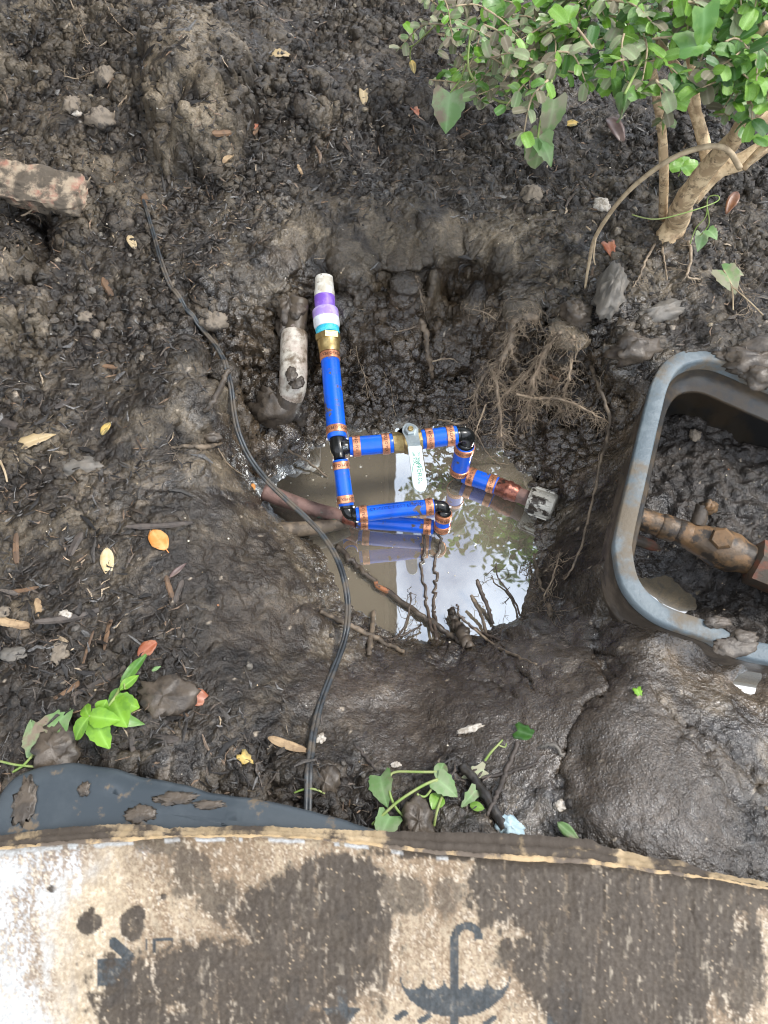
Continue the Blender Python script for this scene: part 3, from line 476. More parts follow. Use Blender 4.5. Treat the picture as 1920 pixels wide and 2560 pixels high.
# ------------------------------------------------------------------ water
def water_material():
    m = bpy.data.materials.new('murky_water'); m.use_nodes = True; t = m.node_tree; N = t.nodes; K = t.links.new; N.remove(N['Principled BSDF'])
    co = N.new('ShaderNodeTexCoord')
    n = N.new('ShaderNodeTexNoise'); n.inputs['Scale'].default_value = 7; n.inputs['Detail'].default_value = 5; K(co.outputs['Object'], n.inputs['Vector'])
    rm = N.new('ShaderNodeMix'); rm.data_type = 'RGBA'; rm.inputs['A'].default_value = (.235, .198, .142, 1); rm.inputs['B'].default_value = (.31, .265, .195, 1); K(n.outputs['Fac'], rm.inputs['Factor'])
    df = N.new('ShaderNodeBsdfDiffuse'); K(rm.outputs['Result'], df.inputs['Color'])
    tr = N.new('ShaderNodeBsdfTransparent'); tr.inputs['Color'].default_value = (.75, .62, .42, 1)
    m1 = N.new('ShaderNodeMixShader'); sx = N.new('ShaderNodeSeparateXYZ'); K(co.outputs['Object'], sx.inputs[0]); mrx = N.new('ShaderNodeMapRange'); mrx.interpolation_type = 'SMOOTHSTEP'; ad = N.new('ShaderNodeMath'); ad.operation = 'MULTIPLY_ADD'; ad.inputs[1].default_value = .12; K(n.outputs['Fac'], ad.inputs[0]); K(sx.outputs['X'], ad.inputs[2])
    for i_, q_ in zip(('From Min', 'From Max', 'To Min', 'To Max'), (-.125, -.045, .80, .12)): mrx.inputs[i_].default_value = q_
    K(ad.outputs[0], mrx.inputs['Value']); K(mrx.outputs['Result'], m1.inputs[0]); K(df.outputs[0], m1.inputs[1]); K(tr.outputs[0], m1.inputs[2])
    gl = N.new('ShaderNodeBsdfGlossy'); gl.inputs['Roughness'].default_value = .012; gl.inputs['Color'].default_value = (.88, .95, 1, 1)
    nb = N.new('ShaderNodeTexNoise'); nb.inputs['Scale'].default_value = 9; nb.inputs['Detail'].default_value = 3; K(co.outputs['Object'], nb.inputs['Vector'])
    bp = N.new('ShaderNodeBump'); bp.inputs['Strength'].default_value = .05; bp.inputs['Distance'].default_value = .004; K(nb.outputs['Fac'], bp.inputs['Height']); K(bp.outputs['Normal'], gl.inputs['Normal'])
    fr = N.new('ShaderNodeFresnel'); fr.inputs['IOR'].default_value = 5.0
    m2 = N.new('ShaderNodeMixShader'); K(fr.outputs[0], m2.inputs[0]); K(m1.outputs[0], m2.inputs[1]); K(gl.outputs[0], m2.inputs[2]); K(m2.outputs[0], N['Material Output'].inputs['Surface'])
    return m
M['water'] = water_material()
def water_sheet(name, pxs, z):
    w = np.array([P(a, b, z) for a, b in pxs]); mb = MB(); ctr = w.mean(0); n = len(w)
    mb.add(np.r_[w, [ctr]], [((i+1) % n, i, n) for i in range(n)]); o = mb.build(name, M['water']); o['kind'] = 'structure'; return o
water_sheet('water', [(560,1040),(1200,1000),(1420,1100),(1440,1250),(1430,1500),(1340,1640),(950,1640),(800,1600),(740,1420),(560,1300)], WZ)
water_sheet('puddle_water', [(1560,1400),(1700,1400),(1760,1480),(1740,1560),(1640,1560),(1570,1500)], -.176)
water_sheet('mud_puddle_water', [(1700,1600),(1830,1620),(1930,1670),(1930,1760),(1850,1760),(1720,1690)], -.041)

# ------------------------------------------------------------------ the house eave and the tree that the water mirrors
def boxmb(mb, lo, hi, col=None):
    x0, y0, z0 = lo; x1, y1, z1 = hi
    v = [(x0,y0,z0),(x1,y0,z0),(x1,y1,z0),(x0,y1,z0),(x0,y0,z1),(x1,y0,z1),(x1,y1,z1),(x0,y1,z1)]
    return mb.add(v, [(3,2,1,0),(4,5,6,7),(0,1,5,4),(1,2,6,5),(2,3,7,6),(3,0,4,7)], col)
M['house'] = mat('house_paint', (.34, .30, .25), (.30, .26, .22), 3, .7)
M['roofing'] = mat('roofing', (.10, .09, .085), (.15, .13, .12), 8, .8)
house = thing('house', 'single storey house with a wide overhanging eave beside the dug bed', 'house', (-1.35, 1.2, 0))
ho = np.array([-1.35, 1.2, 0])
mb = MB(); boxmb(mb, (-4.0, .1, -.2), (-1.35, 4.2, 2.72)); mb.build('wall', M['house'], house, ho, smooth=False)
mb = MB(); boxmb(mb, (-1.35, .3, 2.62), (.0, 4.3, 2.66)); mb.build('soffit', M['house'], house, ho, smooth=False)
mb = MB(); boxmb(mb, (.002, .3, 2.60), (.03, 4.3, 2.80)); mb.build('fascia', M['house'], house, ho, smooth=False)
mb = MB(); mb.add([(.08,.2,2.80),(.08,4.4,2.80),(-2.7,4.4,3.9),(-2.7,.2,3.9),(.08,.2,2.84),(.08,4.4,2.84),(-2.7,4.4,3.94),(-2.7,.2,3.94)], [(3,2,1,0),(4,5,6,7),(0,1,5,4),(1,2,6,5),(2,3,7,6),(3,0,4,7)]); mb.build('roof', M['roofing'], house, ho, smooth=False)
tree = thing('tree', 'leafy broadleaf tree leaning over the bed behind the shrub', 'tree', (1.9, 3.4, 0)); to = np.array([1.9, 3.4, 0])
mb = MB(); mb.tube(cr([(1.9,3.4,-.05),(1.88,3.35,1.2),(1.7,3.2,2.4),(1.4,3.0,3.4),(1.1,2.8,4.1)], 6), np.linspace(.11, .03, 25), 10)
for a in [(.35, 2.75, 3.7), (.8, 2.2, 3.5), (1.7, 2.3, 3.6), (1.9, 3.2, 4.1)]:
    mb.tube(cr([(1.7,3.2,2.4), ((1.7+a[0])/2, (3.2+a[1])/2, 3.1), a], 6), np.linspace(.04, .008, 13), 7)
mb.build('trunk', M['bark'], tree, to)
mb = MB(); r_ = random.Random(5)
cl = [(.42,2.72,3.65,.26),(.25,2.9,3.9,.16),(.95,2.2,3.5,.34),(1.15,2.55,3.8,.42),(1.7,2.3,3.6,.4),(1.9,3.1,4.1,.5),(.9,2.7,4.1,.34),(1.35,2.1,3.3,.3),(.7,2.45,3.4,.2),(1.1,1.95,3.35,.2)]
for (x, y, z, R) in cl:
    for k in range(int(105*R/.35)):
        q = np.array([r_.gauss(0,1), r_.gauss(0,1), r_.gauss(0,1)]); p = np.array([x,y,z])+unit(q)*R*r_.random()**.45
        a = unit([r_.gauss(0,1), r_.gauss(0,1), r_.gauss(0,.5)]); b = unit(np.cross(a, [r_.gauss(0,1), r_.gauss(0,1), r_.gauss(0,1)])); l = r_.uniform(.03,.05)
        mb.add([p-a*l, p+b*l*.45, p+a*l, p-b*l*.45], [(0,1,2,3)])
mb.build('crown', LEAFM['deep'], tree, to, smooth=False)
# ------------------------------------------------------------------ pipe helpers
def tocam(p): return unit(C0-np.asarray(p))
def frame(A, B):
    a = unit(B-A); n = tocam((A+B)/2); n = unit(n-a*(n@a)); return a, n, np.cross(a, n)
_dgtext = {}
def text2d(body, size):
    if body not in _dgtext:
        cu = bpy.data.curves.new('lettering_curve', 'FONT'); cu.body = body; cu.size = 1; cu.align_x = 'CENTER'; cu.align_y = 'CENTER'; cu.resolution_u = 2; cu.fill_mode = 'FRONT'
        ob = bpy.data.objects.new('lettering_curve', cu); COL.objects.link(ob)
        dg = bpy.context.evaluated_depsgraph_get(); me = ob.evaluated_get(dg).to_mesh()
        _dgtext[body] = (np.array([v.co[:2] for v in me.vertices]), [tuple(p.vertices) for p in me.polygons])
        bpy.data.objects.remove(ob); bpy.data.curves.remove(cu)
    v, f = _dgtext[body]; return v*size, f
def wrap_text(mb, body, size, ctr, a, n, R, around=True, phi=0.0, flip=1):
    """lettering laid on a pipe of radius R whose axis is a; n looks at the reader"""
    v, f = text2d(body, size); w = np.cross(a, n)
    s_, h_ = (v[:, 0], v[:, 1]) if around else (v[:, 1], v[:, 0])
    ang = flip*s_/R+phi; q = ctr+np.outer(h_*(flip if not around else 1), a)+R*(np.cos(ang)[:, None]*n+np.sin(ang)[:, None]*w)
    mb.add(q, f)
RR = {}
def lathe(mb, A, B, prof, n=24, col=None):
    """prof: (t 0..1 along A->B, radius)"""
    A = np.asarray(A); B = np.asarray(B); pth = np.array([A+(B-A)*t for t, r in prof]); a = unit(B-A)
    u = unit(np.cross(a, [.3, .2, 1])); w = np.cross(a, u); an = np.arange(n)*2*math.pi/n; vs = []; fs = []
    for p, (t, r) in zip(pth, prof): vs.append(p+r*(np.cos(an)[:, None]*u+np.sin(an)[:, None]*w))
    N = len(prof)
    for i in range(N-1):
        for j in range(n): fs.append((i*n+j, i*n+(j+1) % n, (i+1)*n+(j+1) % n, (i+1)*n+j))
    fs.append(tuple(range(n-1, -1, -1))); fs.append(tuple((N-1)*n+j for j in range(n)))
    return mb.add(np.concatenate(vs), fs, col)
R1, R2 = .0151, .0119           # blue pipe radii (large, small)
T_tee = P(848, 1118, -.085)
base = np.array([T_tee[0], T_tee[1], WZ])
pa = thing('pipe_assembly', 'new blue water pipe assembly with copper rings and a lever valve over the puddle', 'pipes', base)
def blue(A, B, R, rings, txt=None, rtxt='APOLLO PEX 3/4', sag=0):
    A = np.asarray(A); B = np.asarray(B); L_ = np.linalg.norm(B-A)
    mb = MB(); n = 9; pth = np.array([A+(B-A)*t+np.array([0, 0, -sag*math.sin(math.pi*t)]) for t in np.linspace(0, 1, n)])
    e = unit(B-A)*.0012; rad = np.full(n+2, R); pth = np.r_[[pth[0]], [pth[0]+e], pth[1:-1], [pth[-1]-e], [pth[-1]]]; rad[0] = rad[-1] = R-.0009
    mb.tube(pth, rad, 28); o = mb.build('blue_pipe', M['blue'], pa, base, auto=40)
    for k, t in enumerate(rings):
        c_ = A+(B-A)*t+np.array([0, 0, -sag*math.sin(math.pi*t)]); a, nn, w = frame(A, B); hw = .0062
        m2 = MB(); lathe(m2, c_-a*hw, c_+a*hw, [(0, R+.0002), (.04, R+.0013), (.5, R+.0016), (.96, R+.0013), (1, R+.0002)], 28)
        ringo = m2.build('crimp_ring', M['copper'], o, base, auto=50)
        m3 = MB(); wrap_text(m3, rtxt, .0062, c_, a, nn, R+.0019, True, phi=random.uniform(-.5, .5), flip=random.choice((1, -1)))
        m3.build('ring_lettering', M['darkink'], o, base, smooth=False)
    if txt:
        a, nn, w = frame(A, B); m3 = MB(); s_ = 1 if a[0] > 0 else -1
        wrap_text(m3, txt, .0075, A+(B-A)*.52-np.array([0, 0, sag*.9]), a, unit(nn-.55*w*s_), R+.00025, False, flip=-s_ if False else s_)
        m3.build('pipe_lettering', M['blueink'], o, base, smooth=False)
    return o
def elbow(A, Cn, B, R, name='black_elbow', collar=True):
    A = np.asarray(A); B = np.asarray(B); Cn = np.asarray(Cn); t = np.linspace(0, 1, 13)[:, None]
    path = (1-t)**2*A+2*t*(1-t)*Cn+t*t*B
    r = np.full(len(path), R); mb = MB(); mb.tube(path, r, 22)
    for q, d in ((A, unit(Cn-A)), (B, unit(Cn-B))):
        lathe(mb, q-d*.002, q+d*.006, [(0, R), (.05, R+.0016), (.8, R+.0018), (1, R)], 22)
    return mb.build(name, M['black'], pa, base, auto=50)
# riser from the bank
ax = [P(811, 700, -.012), P(811, 743, -.022)]
p_in = P(808, 668, -.002); p1 = P(811, 717, -.018); p2 = P(811.5, 743, -.024); p3 = P(813, 776, -.031); p4 = P(818, 822, -.040); p5 = P(820, 837, -.043); p6 = P(822, 864, -.049); p7 = P(824, 884, -.053); p8 = P(843, 1097, -.083)
dz_ = (p3-p1); p_in = p1-unit(dz_)*.016
def seg(name, A, B, prof, m, n=28, auto=40):
    mb = MB(); lathe(mb, A, B, prof, n); return mb.build(name, m, pa, base, auto=auto)
rp = .0167
seg('plastic_pipe', p_in, p2, [(0, rp-.002), (.55, rp-.001), (.75, rp), (1, rp)], M['pvc'])
seg('primer_band', p2, p3, [(0, rp+.0001), (1, rp+.0002)], M['purple'])
seg('adapter_collar', p3, p3+(p4-p3)*.5, [(0, rp), (.02, .0206), (.10, .0214), (1, .0214)], M['lilac'])
seg('plastic_adapter', p3+(p4-p3)*.5, p4, [(0, .0214), (.72, .0213), (.8, .0205), (1, .0198)], M['pvcwhite'])
seg('thread_tape', p4, p5, [(0, .0190), (.2, .0196), (.5, .0188), (.8, .0194), (1, .0185)], M['teal'])
d57 = (p6-p5)
seg('brass_adapter', p5, p5+d57*.62, [(0, .019), (.06, .0213), (.94, .0213), (1, .019)], M['brass'], n=6, auto=30)
seg('brass_adapter', p5+d57*.60, p7, [(0, .0182), (.5, .0180), (.56, .0172), (.98, .0168), (1, .015)], M['brass'])
o = blue(p7-unit(p8-p7)*.003, p8, R1, (.07, .915), rtxt='APOLLO PEX 1')
# tee
t_dn = P(849.5, 1149, -.0885); t_rt = P(874, 1117, -.085); t_c = P(847, 1119, -.086)
mb = MB(); lathe(mb, p8-unit(p8-t_c)*-.0, t_dn, [(0, .0120), (.1, .0124), (.55, .0124), (.72, .0098), (.8, .0088), (1, .0088)], 24)
lathe(mb, t_c, t_rt, [(0, .0115), (.3, .0122), (.8, .0122), (.85, .0112), (1, .0112)], 24); mb.build('black_tee', M['black'], pa, base, auto=50)
m3 = MB(); a_, n_, w_ = frame(t_c, t_rt); wrap_text(m3, '3/4', .006, t_c+(t_rt-t_c)*.66, a_, n_, .0125, False); m3.build('tee_lettering', M['steel'], pa, base, smooth=False)
v0 = P(984, 1108, -.085); v1 = P(1053, 1099, -.085); e0 = P(1142, 1088, -.085)
blue(t_rt, v0, R1, (.16, .82), rtxt='APOLLO PEX 1'); blue(v1, e0, R1, (.22, .80), rtxt='APOLLO PEX 1')
# ball valve
a_, n_, w_ = frame(v0, v1)
mb = MB(); lathe(mb, v0-a_*.002, v0+(v1-v0)*.40, [(0, .013), (.05, .0165), (.5, .0168), (.55, .0172), (1, .0172)], 8); mb.build('valve_end', M['brass'], pa, base, auto=30)
mb = MB(); lathe(mb, v0+(v1-v0)*.28, v0+(v1-v0)*.85, [(0, .012), (.12, .0188), (.3, .0205), (.6, .0205), (.85, .0185), (1, .015)], 24); mb.build('valve_body', M['brass'], pa, base, auto=50)
mb = MB(); lathe(mb, v0+(v1-v0)*.80, v1+a_*.002, [(0, .0165), (.8, .0165), (1, .0140)], 8); mb.build('valve_end', M['brass'], pa, base, auto=30)
# lever: hub plate, bend, sleeved handle
def plate(mb, ctrline, halfw, up, th=.0016):
    """flat bar along ctrline with half widths; up = face normals"""
    c_ = np.asarray(ctrline); N = len(c_); T = np.gradient(c_, axis=0); vs = []
    for i in range(N):
        t = unit(T[i]); u = unit(up[i]-t*(up[i]@t)); s_ = np.cross(t, u)
        for sx, sz in ((-1, 0), (1, 0), (1, 1), (-1, 1)): vs.append(c_[i]+s_*halfw[i]*sx+u*th*sz)
    fs = []
    for i in range(N-1):
        for j in range(4): fs.append((i*4+j, i*4+(j+1) % 4, (i+1)*4+(j+1) % 4, (i+1)*4+j))
    fs += [(3, 2, 1, 0), tuple((N-1)*4+j for j in range(4))]; mb.add(vs, fs)
zt = -.062
hb0 = P(1018, 1060, zt); hb = P(1026, 1079, zt); hb2 = P(1034, 1108, zt); hs = P(1036, 1118, zt+.004); he = P(1052, 1232, zt+.008)
upz = np.array([0, .05, 1.0])
ln = [hb0, hb0+(hb-hb0)*.3, hb0+(hb-hb0)*.6, hb, hb+(hb2-hb)*.4, hb2, hs, hs+(he-hs)*.12]
mb = MB(); plate(mb, ln, [.003, .0085, .0112, .0125, .0105, .0098, .0095, .0090], [upz]*8, .0022)
mb.add(np.array([hb-RT*.021+UP*.003*0, hb-RT*.010+np.array([0, .008, 0]), hb-RT*.010-np.array([0, .006, 0])])+np.array([0, 0, .0012]), [(0, 1, 2), (2, 1, 0)])
mb.build('lever_plate', M['steel'], pa, base, smooth=False)
mb = MB(); lathe(mb, hb+np.array([0, 0, -.022]), hb+np.array([0, 0, .002]), [(0, .008), (1, .008)], 16); mb.build('valve_stem', M['brass'], pa, base, auto=40)
mb = MB(); lathe(mb, hb+np.array([0, 0, .0022]), hb+np.array([0, 0, .0075]), [(0, .0092), (.8, .0092), (1, .0078)], 6); mb.build('stem_nut', M['steel'], pa, base, auto=30)
mb = MB(); lathe(mb, hb+np.array([0, 0, .0070]), hb+np.array([0, 0, .0105]), [(0, .0046), (.7, .0042), (1, .003)], 16); mb.build('stem_tip', M['brass'], pa, base, auto=40)
hd = unit(he-hs); ts = [0, .02, .3, .6, .8, .88, .94, .98, 1.0]; hw = [.0098, .0104, .0102, .0104, .0105, .0098, .0080, .0052, .001]
mb = MB(); plate(mb, [hs+(he-hs)*t for t in ts], hw, [upz]*9, .0042)
handle = mb.build('handle_sleeve', M['handle'], pa, base, auto=35)
bv = handle.modifiers.new('bevel', 'BEVEL'); bv.width = .0012; bv.segments = 2; bv.limit_method = 'ANGLE'
sx_ = unit(np.cross(hd, upz)); nrm = unit(np.cross(sx_, hd))      # sx_: to the left or right of the lever
if sx_[0] < 0: sx_ = -sx_
if nrm[2] < 0: nrm = -nrm
def on_handle(mb, body, size, t, side):
    v, f = text2d(body, size); c_ = hs+(he-hs)*t+sx_*side+nrm*.0046
    mb.add(c_+np.outer(v[:, 0], hd)+np.outer(v[:, 1], sx_), f)
mb = MB(); on_handle(mb, 'PROFLO', .0088, .60, .0012); on_handle(mb, 'ON', .0046, .19, .0045); on_handle(mb, 'OFF', .0046, .19, -.0035); on_handle(mb, '®', .005, .82, -.0015)
on_handle(mb, '600', .0046, .335, .0035); on_handle(mb, 'WOG', .0046, .335, -.0005); on_handle(mb, '3/4', .0040, .345, -.0045)
c_ = hs+(he-hs)*.60+nrm*.0046-sx_*.0005
ar = np.linspace(math.radians(60), math.radians(300), 22)
inner = [c_+hd*(.0185*math.cos(a)*1)+sx_*(.0074*math.sin(a)) for a in ar]
ring_v = []; ring_f = []
for i, a in enumerate(ar):
    k = .0011*math.sin(math.pi*i/21); ring_v += [c_+hd*.0185*math.cos(a)+sx_*.0072*math.sin(a), c_+hd*(.0185+k)*math.cos(a)+sx_*(.0072+k)*math.sin(a)]
for i in range(21): ring_f.append((2*i, 2*i+1, 2*i+3, 2*i+2))
mb.add(ring_v, ring_f)
c2 = hs+(he-hs)*.25+nrm*.0046+sx_*.0005; av = []; af = []
for i, a in enumerate(np.linspace(-1.1, 1.1, 10)): av += [c2+hd*.0045*math.cos(a)+sx_*.0050*math.sin(a), c2+hd*.0053*math.cos(a)+sx_*.0058*math.sin(a)]
for i in range(9): af.append((2*i, 2*i+1, 2*i+3, 2*i+2))
mb.add(av, af); mb.build('handle_lettering', M['green'], handle, base, smooth=False)
# far elbow, drop pipe, low pipe to the copper stub
e1 = P(1172, 1086, -.088); d0 = P(1163, 1112, -.112); d1 = P(1148, 1178, -.176); l0 = P(1160, 1186, -.184); l1 = P(1245, 1215, -.181)
elbow(e0, P(1184, 1080, -.083), d0, .0118); blue(d0-(d1-d0)*.0, d1, R1, (.12, .93), rtxt='APOLLO PEX 1'); elbow(d1, P(1143, 1190, -.192), l0, .0118)
blue(l0, l1, R1*.97, (.22, .82), rtxt='APOLLO PEX 1')
c0 = l1; cm = P(1296, 1237, -.178); c3_ = P(1326, 1249, -.176)
seg('copper_adapter', c0-unit(cm-c0)*.004, cm, [(0, .0142), (.08, .0150), (.42, .0150), (.48, .0165), (.60, .0168), (.66, .0150), (.9, .0150), (.93, .0140), (1, .0138)], M['copperold'])
seg('copper_stub', cm-unit(c3_-cm)*.002, c3_, [(0, .0128), (1, .0128)], M['copperdull'])
g0 = P(1320, 1247, -.176); g1_ = P(1386, 1269, -.172)
mb = MB(); lathe(mb, g0, g1_, [(0, .013), (.02, .0205), (.12, .0225), (.85, .0225), (.95, .0215), (1, .019)], 40)
ga = unit(g1_-g0); gu = unit(np.cross(ga, [0, 0, 1])); gw = np.cross(ga, gu)
for k in range(14):
    an = k*2*math.pi/14; dvec = math.cos(an)*gu+math.sin(an)*gw; tv = np.cross(ga, dvec)
    q0 = g0+ga*.007+dvec*.0218; q1 = g1_-ga*.006+dvec*.0218; vv = []
    for q in (q0, q1):
        for s_, h_ in ((-1, 0), (1, 0), (.7, 1), (-.7, 1)): vv.append(q+tv*.0018*s_+dvec*.0026*h_)
    mb.add(vv, [(0,1,5,4),(1,2,6,5),(2,3,7,6),(3,0,4,7),(3,2,1,0),(4,5,6,7)])
mb.build('ribbed_coupling', M['galv'], pa, base, auto=35)
# small pipes below the tee
q0 = P(851, 1150, -.090); q1 = P(866, 1265, -.1215); u0 = P(890, 1288, -.1255); u1 = P(1085, 1266, -.1245)
blue(q0, q1, R2, (.13, .86)); elbow(q1, P(868, 1292, -.128), u0, .0090)
blue(u0, u1, R2, (.095, .935), txt='CAN/ULC S102.2 FS25/SD', sag=-.002)
k0 = P(1110, 1283, -.136); k1 = P(1105, 1321, -.168); m0_ = P(1084, 1318, -.1755); m1 = P(893, 1303, -.176)
elbow(u1, P(1118, 1262, -.1235), k0, .0090); blue(k0, k1, R2, (.18, .86)); elbow(k1, P(1107, 1330, -.182), m0_, .0088)
blue(m0_, m1, R2, (.085, .895), sag=-.0015)
cs0 = P(893, 1303, -.176); cs1 = P(862, 1293, -.178)
seg('copper_socket', cs0, cs1, [(0, .0108), (1, .0112)], M['copperold'])
# small white blocks added as the bright reflections on the fitting edges
mb_i = 0
for (px, py, z, w_, h_) in [(818,1098,-.083,5,6),(868,1098,-.083,5,6),(878,1097,-.082,6,3),(878,1140,-.083,6,3),(834,1151,-.089,4,7),(868,1149,-.089,4,7),(850,1270,-.12,5,5),(884,1268,-.12,5,5),(893,1269,-.123,6,3),(893,1305,-.123,6,3),(1089,1257,-.118,6,3),(1126,1268,-.122,5,4)]:
    p = P(px, py, z); mb = MB(); k = 1/FPX*1.0; boxmb(mb, (p[0]-w_*.5*k, p[1]-h_*.5*k, z-.001), (p[0]+w_*.5*k, p[1]+h_*.5*k, z+.001)); mb.build('edge_glint', M['white'], pa, base, smooth=False)
# mud lumps lying on the rim (coats of dried mud)
def lump_mesh(mb, c_, r, sq=(1, 1, .6), seed=0, col=None, sub=5, crag=1.0):
    r_ = np.random.default_rng(seed); n = 10+4*sub; m = 6+2*sub; vs = []
    th = np.linspace(0, math.pi, m); ph = np.arange(n)*2*math.pi/n
    for t in th:
        for p in ph: vs.append((math.sin(t)*math.cos(p), math.sin(t)*math.sin(p), math.cos(t)))
    vs = np.array(vs); k = .92+.34*perlin3(vs[:, 0]*1.5+seed*3.1, vs[:, 1]*1.5-seed*1.3, vs[:, 2]*1.5, seed % 50)+crag*(.30*np.abs(perlin3(vs[:, 0]*3.1+seed, vs[:, 1]*3.1, vs[:, 2]*3.1+seed*.7, (seed+9) % 50))+.16*perlin3(vs[:, 0]*6.5+seed, vs[:, 1]*6.5, vs[:, 2]*6.5, (seed+19) % 50)+.09*perlin3(vs[:, 0]*13+seed, vs[:, 1]*13, vs[:, 2]*13, (seed+29) % 50))
    vs = vs*k[:, None]*r*np.array(sq); fs = [(i*n+j, (i+1)*n+j, (i+1)*n+(j+1) % n, i*n+(j+1) % n) for i in range(m-1) for j in range(n)]
    mb.add(vs+np.asarray(c_), fs, col)
# ------------------------------------------------------------------ old muddy plastic pipe with elbow
op = [P(748, 745, -.035), P(742, 800, -.045), P(738, 860, -.056)]
olo = P(735, 960, -.15)
old = thing('old_plastic_pipe', 'old white plastic pipe and elbow caked in mud left of the blue riser', 'pipe', (olo[0], olo[1], -.16)); oo = np.array([olo[0], olo[1], -.16])
mb = MB(); mb.tube(cr([P(748, 752, -.040), P(742, 800, -.052), P(735, 850, -.064)], 6), .0172, 24); mb.build('pipe_run', M['pvcrun'], old, oo)
mb = MB(); mb.tube(cr([P(737, 838, -.062), P(734, 880, -.066), P(734, 930, -.074), P(731, 968, -.090), P(722, 1000, -.112)], 6), [.0225]*12+list(np.linspace(.0228, .0225, 13)), 28); mb.build('elbow_fitting', M['pvcmud'], old, oo)
mb = MB(); mb.tube(cr([P(729, 975, -.096), P(716, 1012, -.118), P(698, 1036, -.135), P(672, 1050, -.16)], 6), .0232, 24); mb.build('mud_coated_end', M['mud'], old, oo)
mb = MB()
for k, (px, py, z, r, s_) in enumerate([(722,770,-.046,.020,(1,1.6,.8)),(716,820,-.064,.018,(.9,1.5,.8)),(742,772,-.034,.013,(1.1,1.3,.5)),(690,1010,-.125,.034,(1.2,1,.9)),(655,1040,-.155,.036,(1.3,.9,.9)),(720,1045,-.16,.026,(1.2,.8,.9)),(741,955,-.066,.012,(1,1.1,.35)),(727,935,-.052,.010,(.9,1.4,.3)),(716,880,-.060,.012,(.6,1.6,.6))]): lump_mesh(mb, P(px, py, z), r, s_, 80+k)
mb.build('mud_cake', M['mud'], old, oo)['kind'] = 'stuff'
# old copper pipes sticking in from the left
def solo_tube(name, pts, r, m, label, cat, group=None, n=12, seg_=6, mb=None, kids=None):
    mb = MB(); path = cr(pts, seg_); rr = np.interp(np.linspace(0, 1, len(path)), np.linspace(0, 1, len(r)), r) if np.ndim(r) else np.full(len(path), r)
    mb.tube(path, rr, n); return mb.solo(name, m, label, cat, group)
solo_tube('copper_pipe', [P(660, 1228, -.165), P(720, 1252, -.172), P(790, 1275, -.178), P(865, 1294, -.182)], [.0145, .0135, .012, .0118], M['copperdull'], 'dull copper pipe with green patina running into the lowest blue pipe from the left bank', 'pipe', n=18)
solo_tube('root', [P(640, 1330, -.16), P(720, 1325, -.172), P(800, 1318, -.178), P(872, 1306, -.19)], [.012, .013, .011, .008], M['root'], 'thick brown root end lying just below the green stained copper pipe', 'root', n=12)
# ------------------------------------------------------------------ valve box
def sweep(path, prof, closed=True):
    N = len(path); T = np.roll(path, -1, 0)-np.roll(path, 1, 0); T /= np.linalg.norm(T, axis=1)[:, None]
    nr = np.c_[T[:, 1], -T[:, 0]]
    ctr = path.mean(0)
    if ((path-ctr)*nr).sum() < 0: nr = -nr
    m = len(prof); v = []
    for i in range(N):
        for o_, z in prof: v.append((path[i, 0]+nr[i, 0]*o_, path[i, 1]+nr[i, 1]*o_, z))
    f = []
    for i in range(N):
        for j in range(m-1): f.append((i*m+j, ((i+1) % N)*m+j, ((i+1) % N)*m+j+1, i*m+j+1))
    return v, f
bc = BOXPATH.mean(0); bo = np.array([bc[0], bc[1], -.2])
vb = thing('valve_box', 'grey plastic valve box rim sunk in the mud with a muddy brass pipe inside', 'valve box', bo)
bz = BOXZ
mb = MB(); mb.add(*sweep(BOXPATH, [(.0098, bz-.014), (.0118, bz-.012), (.0122, bz-.003), (.0112, bz+.0008), (.0095, bz+.0018), (-.0085, bz+.0018), (-.0108, bz+.0008), (-.0118, bz-.003), (-.0118, bz-.020)])); mb.build('rim', M['boxrim'], vb, bo)
mb = MB(); mb.add(*sweep(BOXPATH, [(.0115, bz-.0135), (.0085, bz-.02), (.0085, bz-.06), (.0115, bz-.062), (.0115, bz-.07), (.0085, bz-.072), (.013, -.27)])); mb.build('outer_wall', M['mud'], vb, bo)
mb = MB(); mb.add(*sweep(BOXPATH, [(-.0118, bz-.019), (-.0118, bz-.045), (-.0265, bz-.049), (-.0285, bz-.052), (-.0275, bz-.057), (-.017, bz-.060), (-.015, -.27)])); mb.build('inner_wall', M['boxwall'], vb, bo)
mb = MB()
for k, (px, py, r, s_) in enumerate([(1890,905,.030,(1.6,1,.5)),(1905,940,.022,(1.3,1,.6)),(1835,1616,.013,(1.7,1,.22)),(1860,1592,.012,(1.3,.7,.4)),(1795,1556,.010,(1.6,.7,.5)),(1935,880,.032,(1.4,1,.6)),(1830,885,.016,(1.6,.7,.4))]):
    lump_mesh(mb, P(px, py, bz+.003), r, s_, 20+k)
o = mb.build('mud_cake', M['mud'], vb, bo); o['kind'] = 'stuff'
# pipe with valve inside the box
mo = P(1800, 1350, -.16)
mp = thing('meter_pipe', 'mud caked brass pipe with valve and big hexagonal nut inside the valve box', 'pipe', mo)
zp = -.092
A = P(1570, 1285, zp); B = P(1720, 1338, zp); Cc = P(1880, 1402, zp); Dd = P(2050, 1470, zp)
def seg2(name, A, B, prof, m, n=26, auto=40):
    mb = MB(); lathe(mb, A, B, prof, n); return mb.build(name, m, mp, mo, auto=auto)
seg2('copper_pipe', A-(B-A)*.4, A+(B-A)*.58, [(0, .0170), (1, .0170)], M['bronze'])
seg2('sleeve', A+(B-A)*.54, A+(B-A)*1.02, [(0, .0180), (.05, .0190), (.5, .0192), (.55, .0182), (.6, .0194), (1, .0196)], M['bronze'])
seg2('valve_body', B, Cc, [(0, .0190), (.1, .0215), (.3, .0250), (.45, .029), (.7, .029), (.85, .0235), (1, .021)], M['bronze'], auto=60)
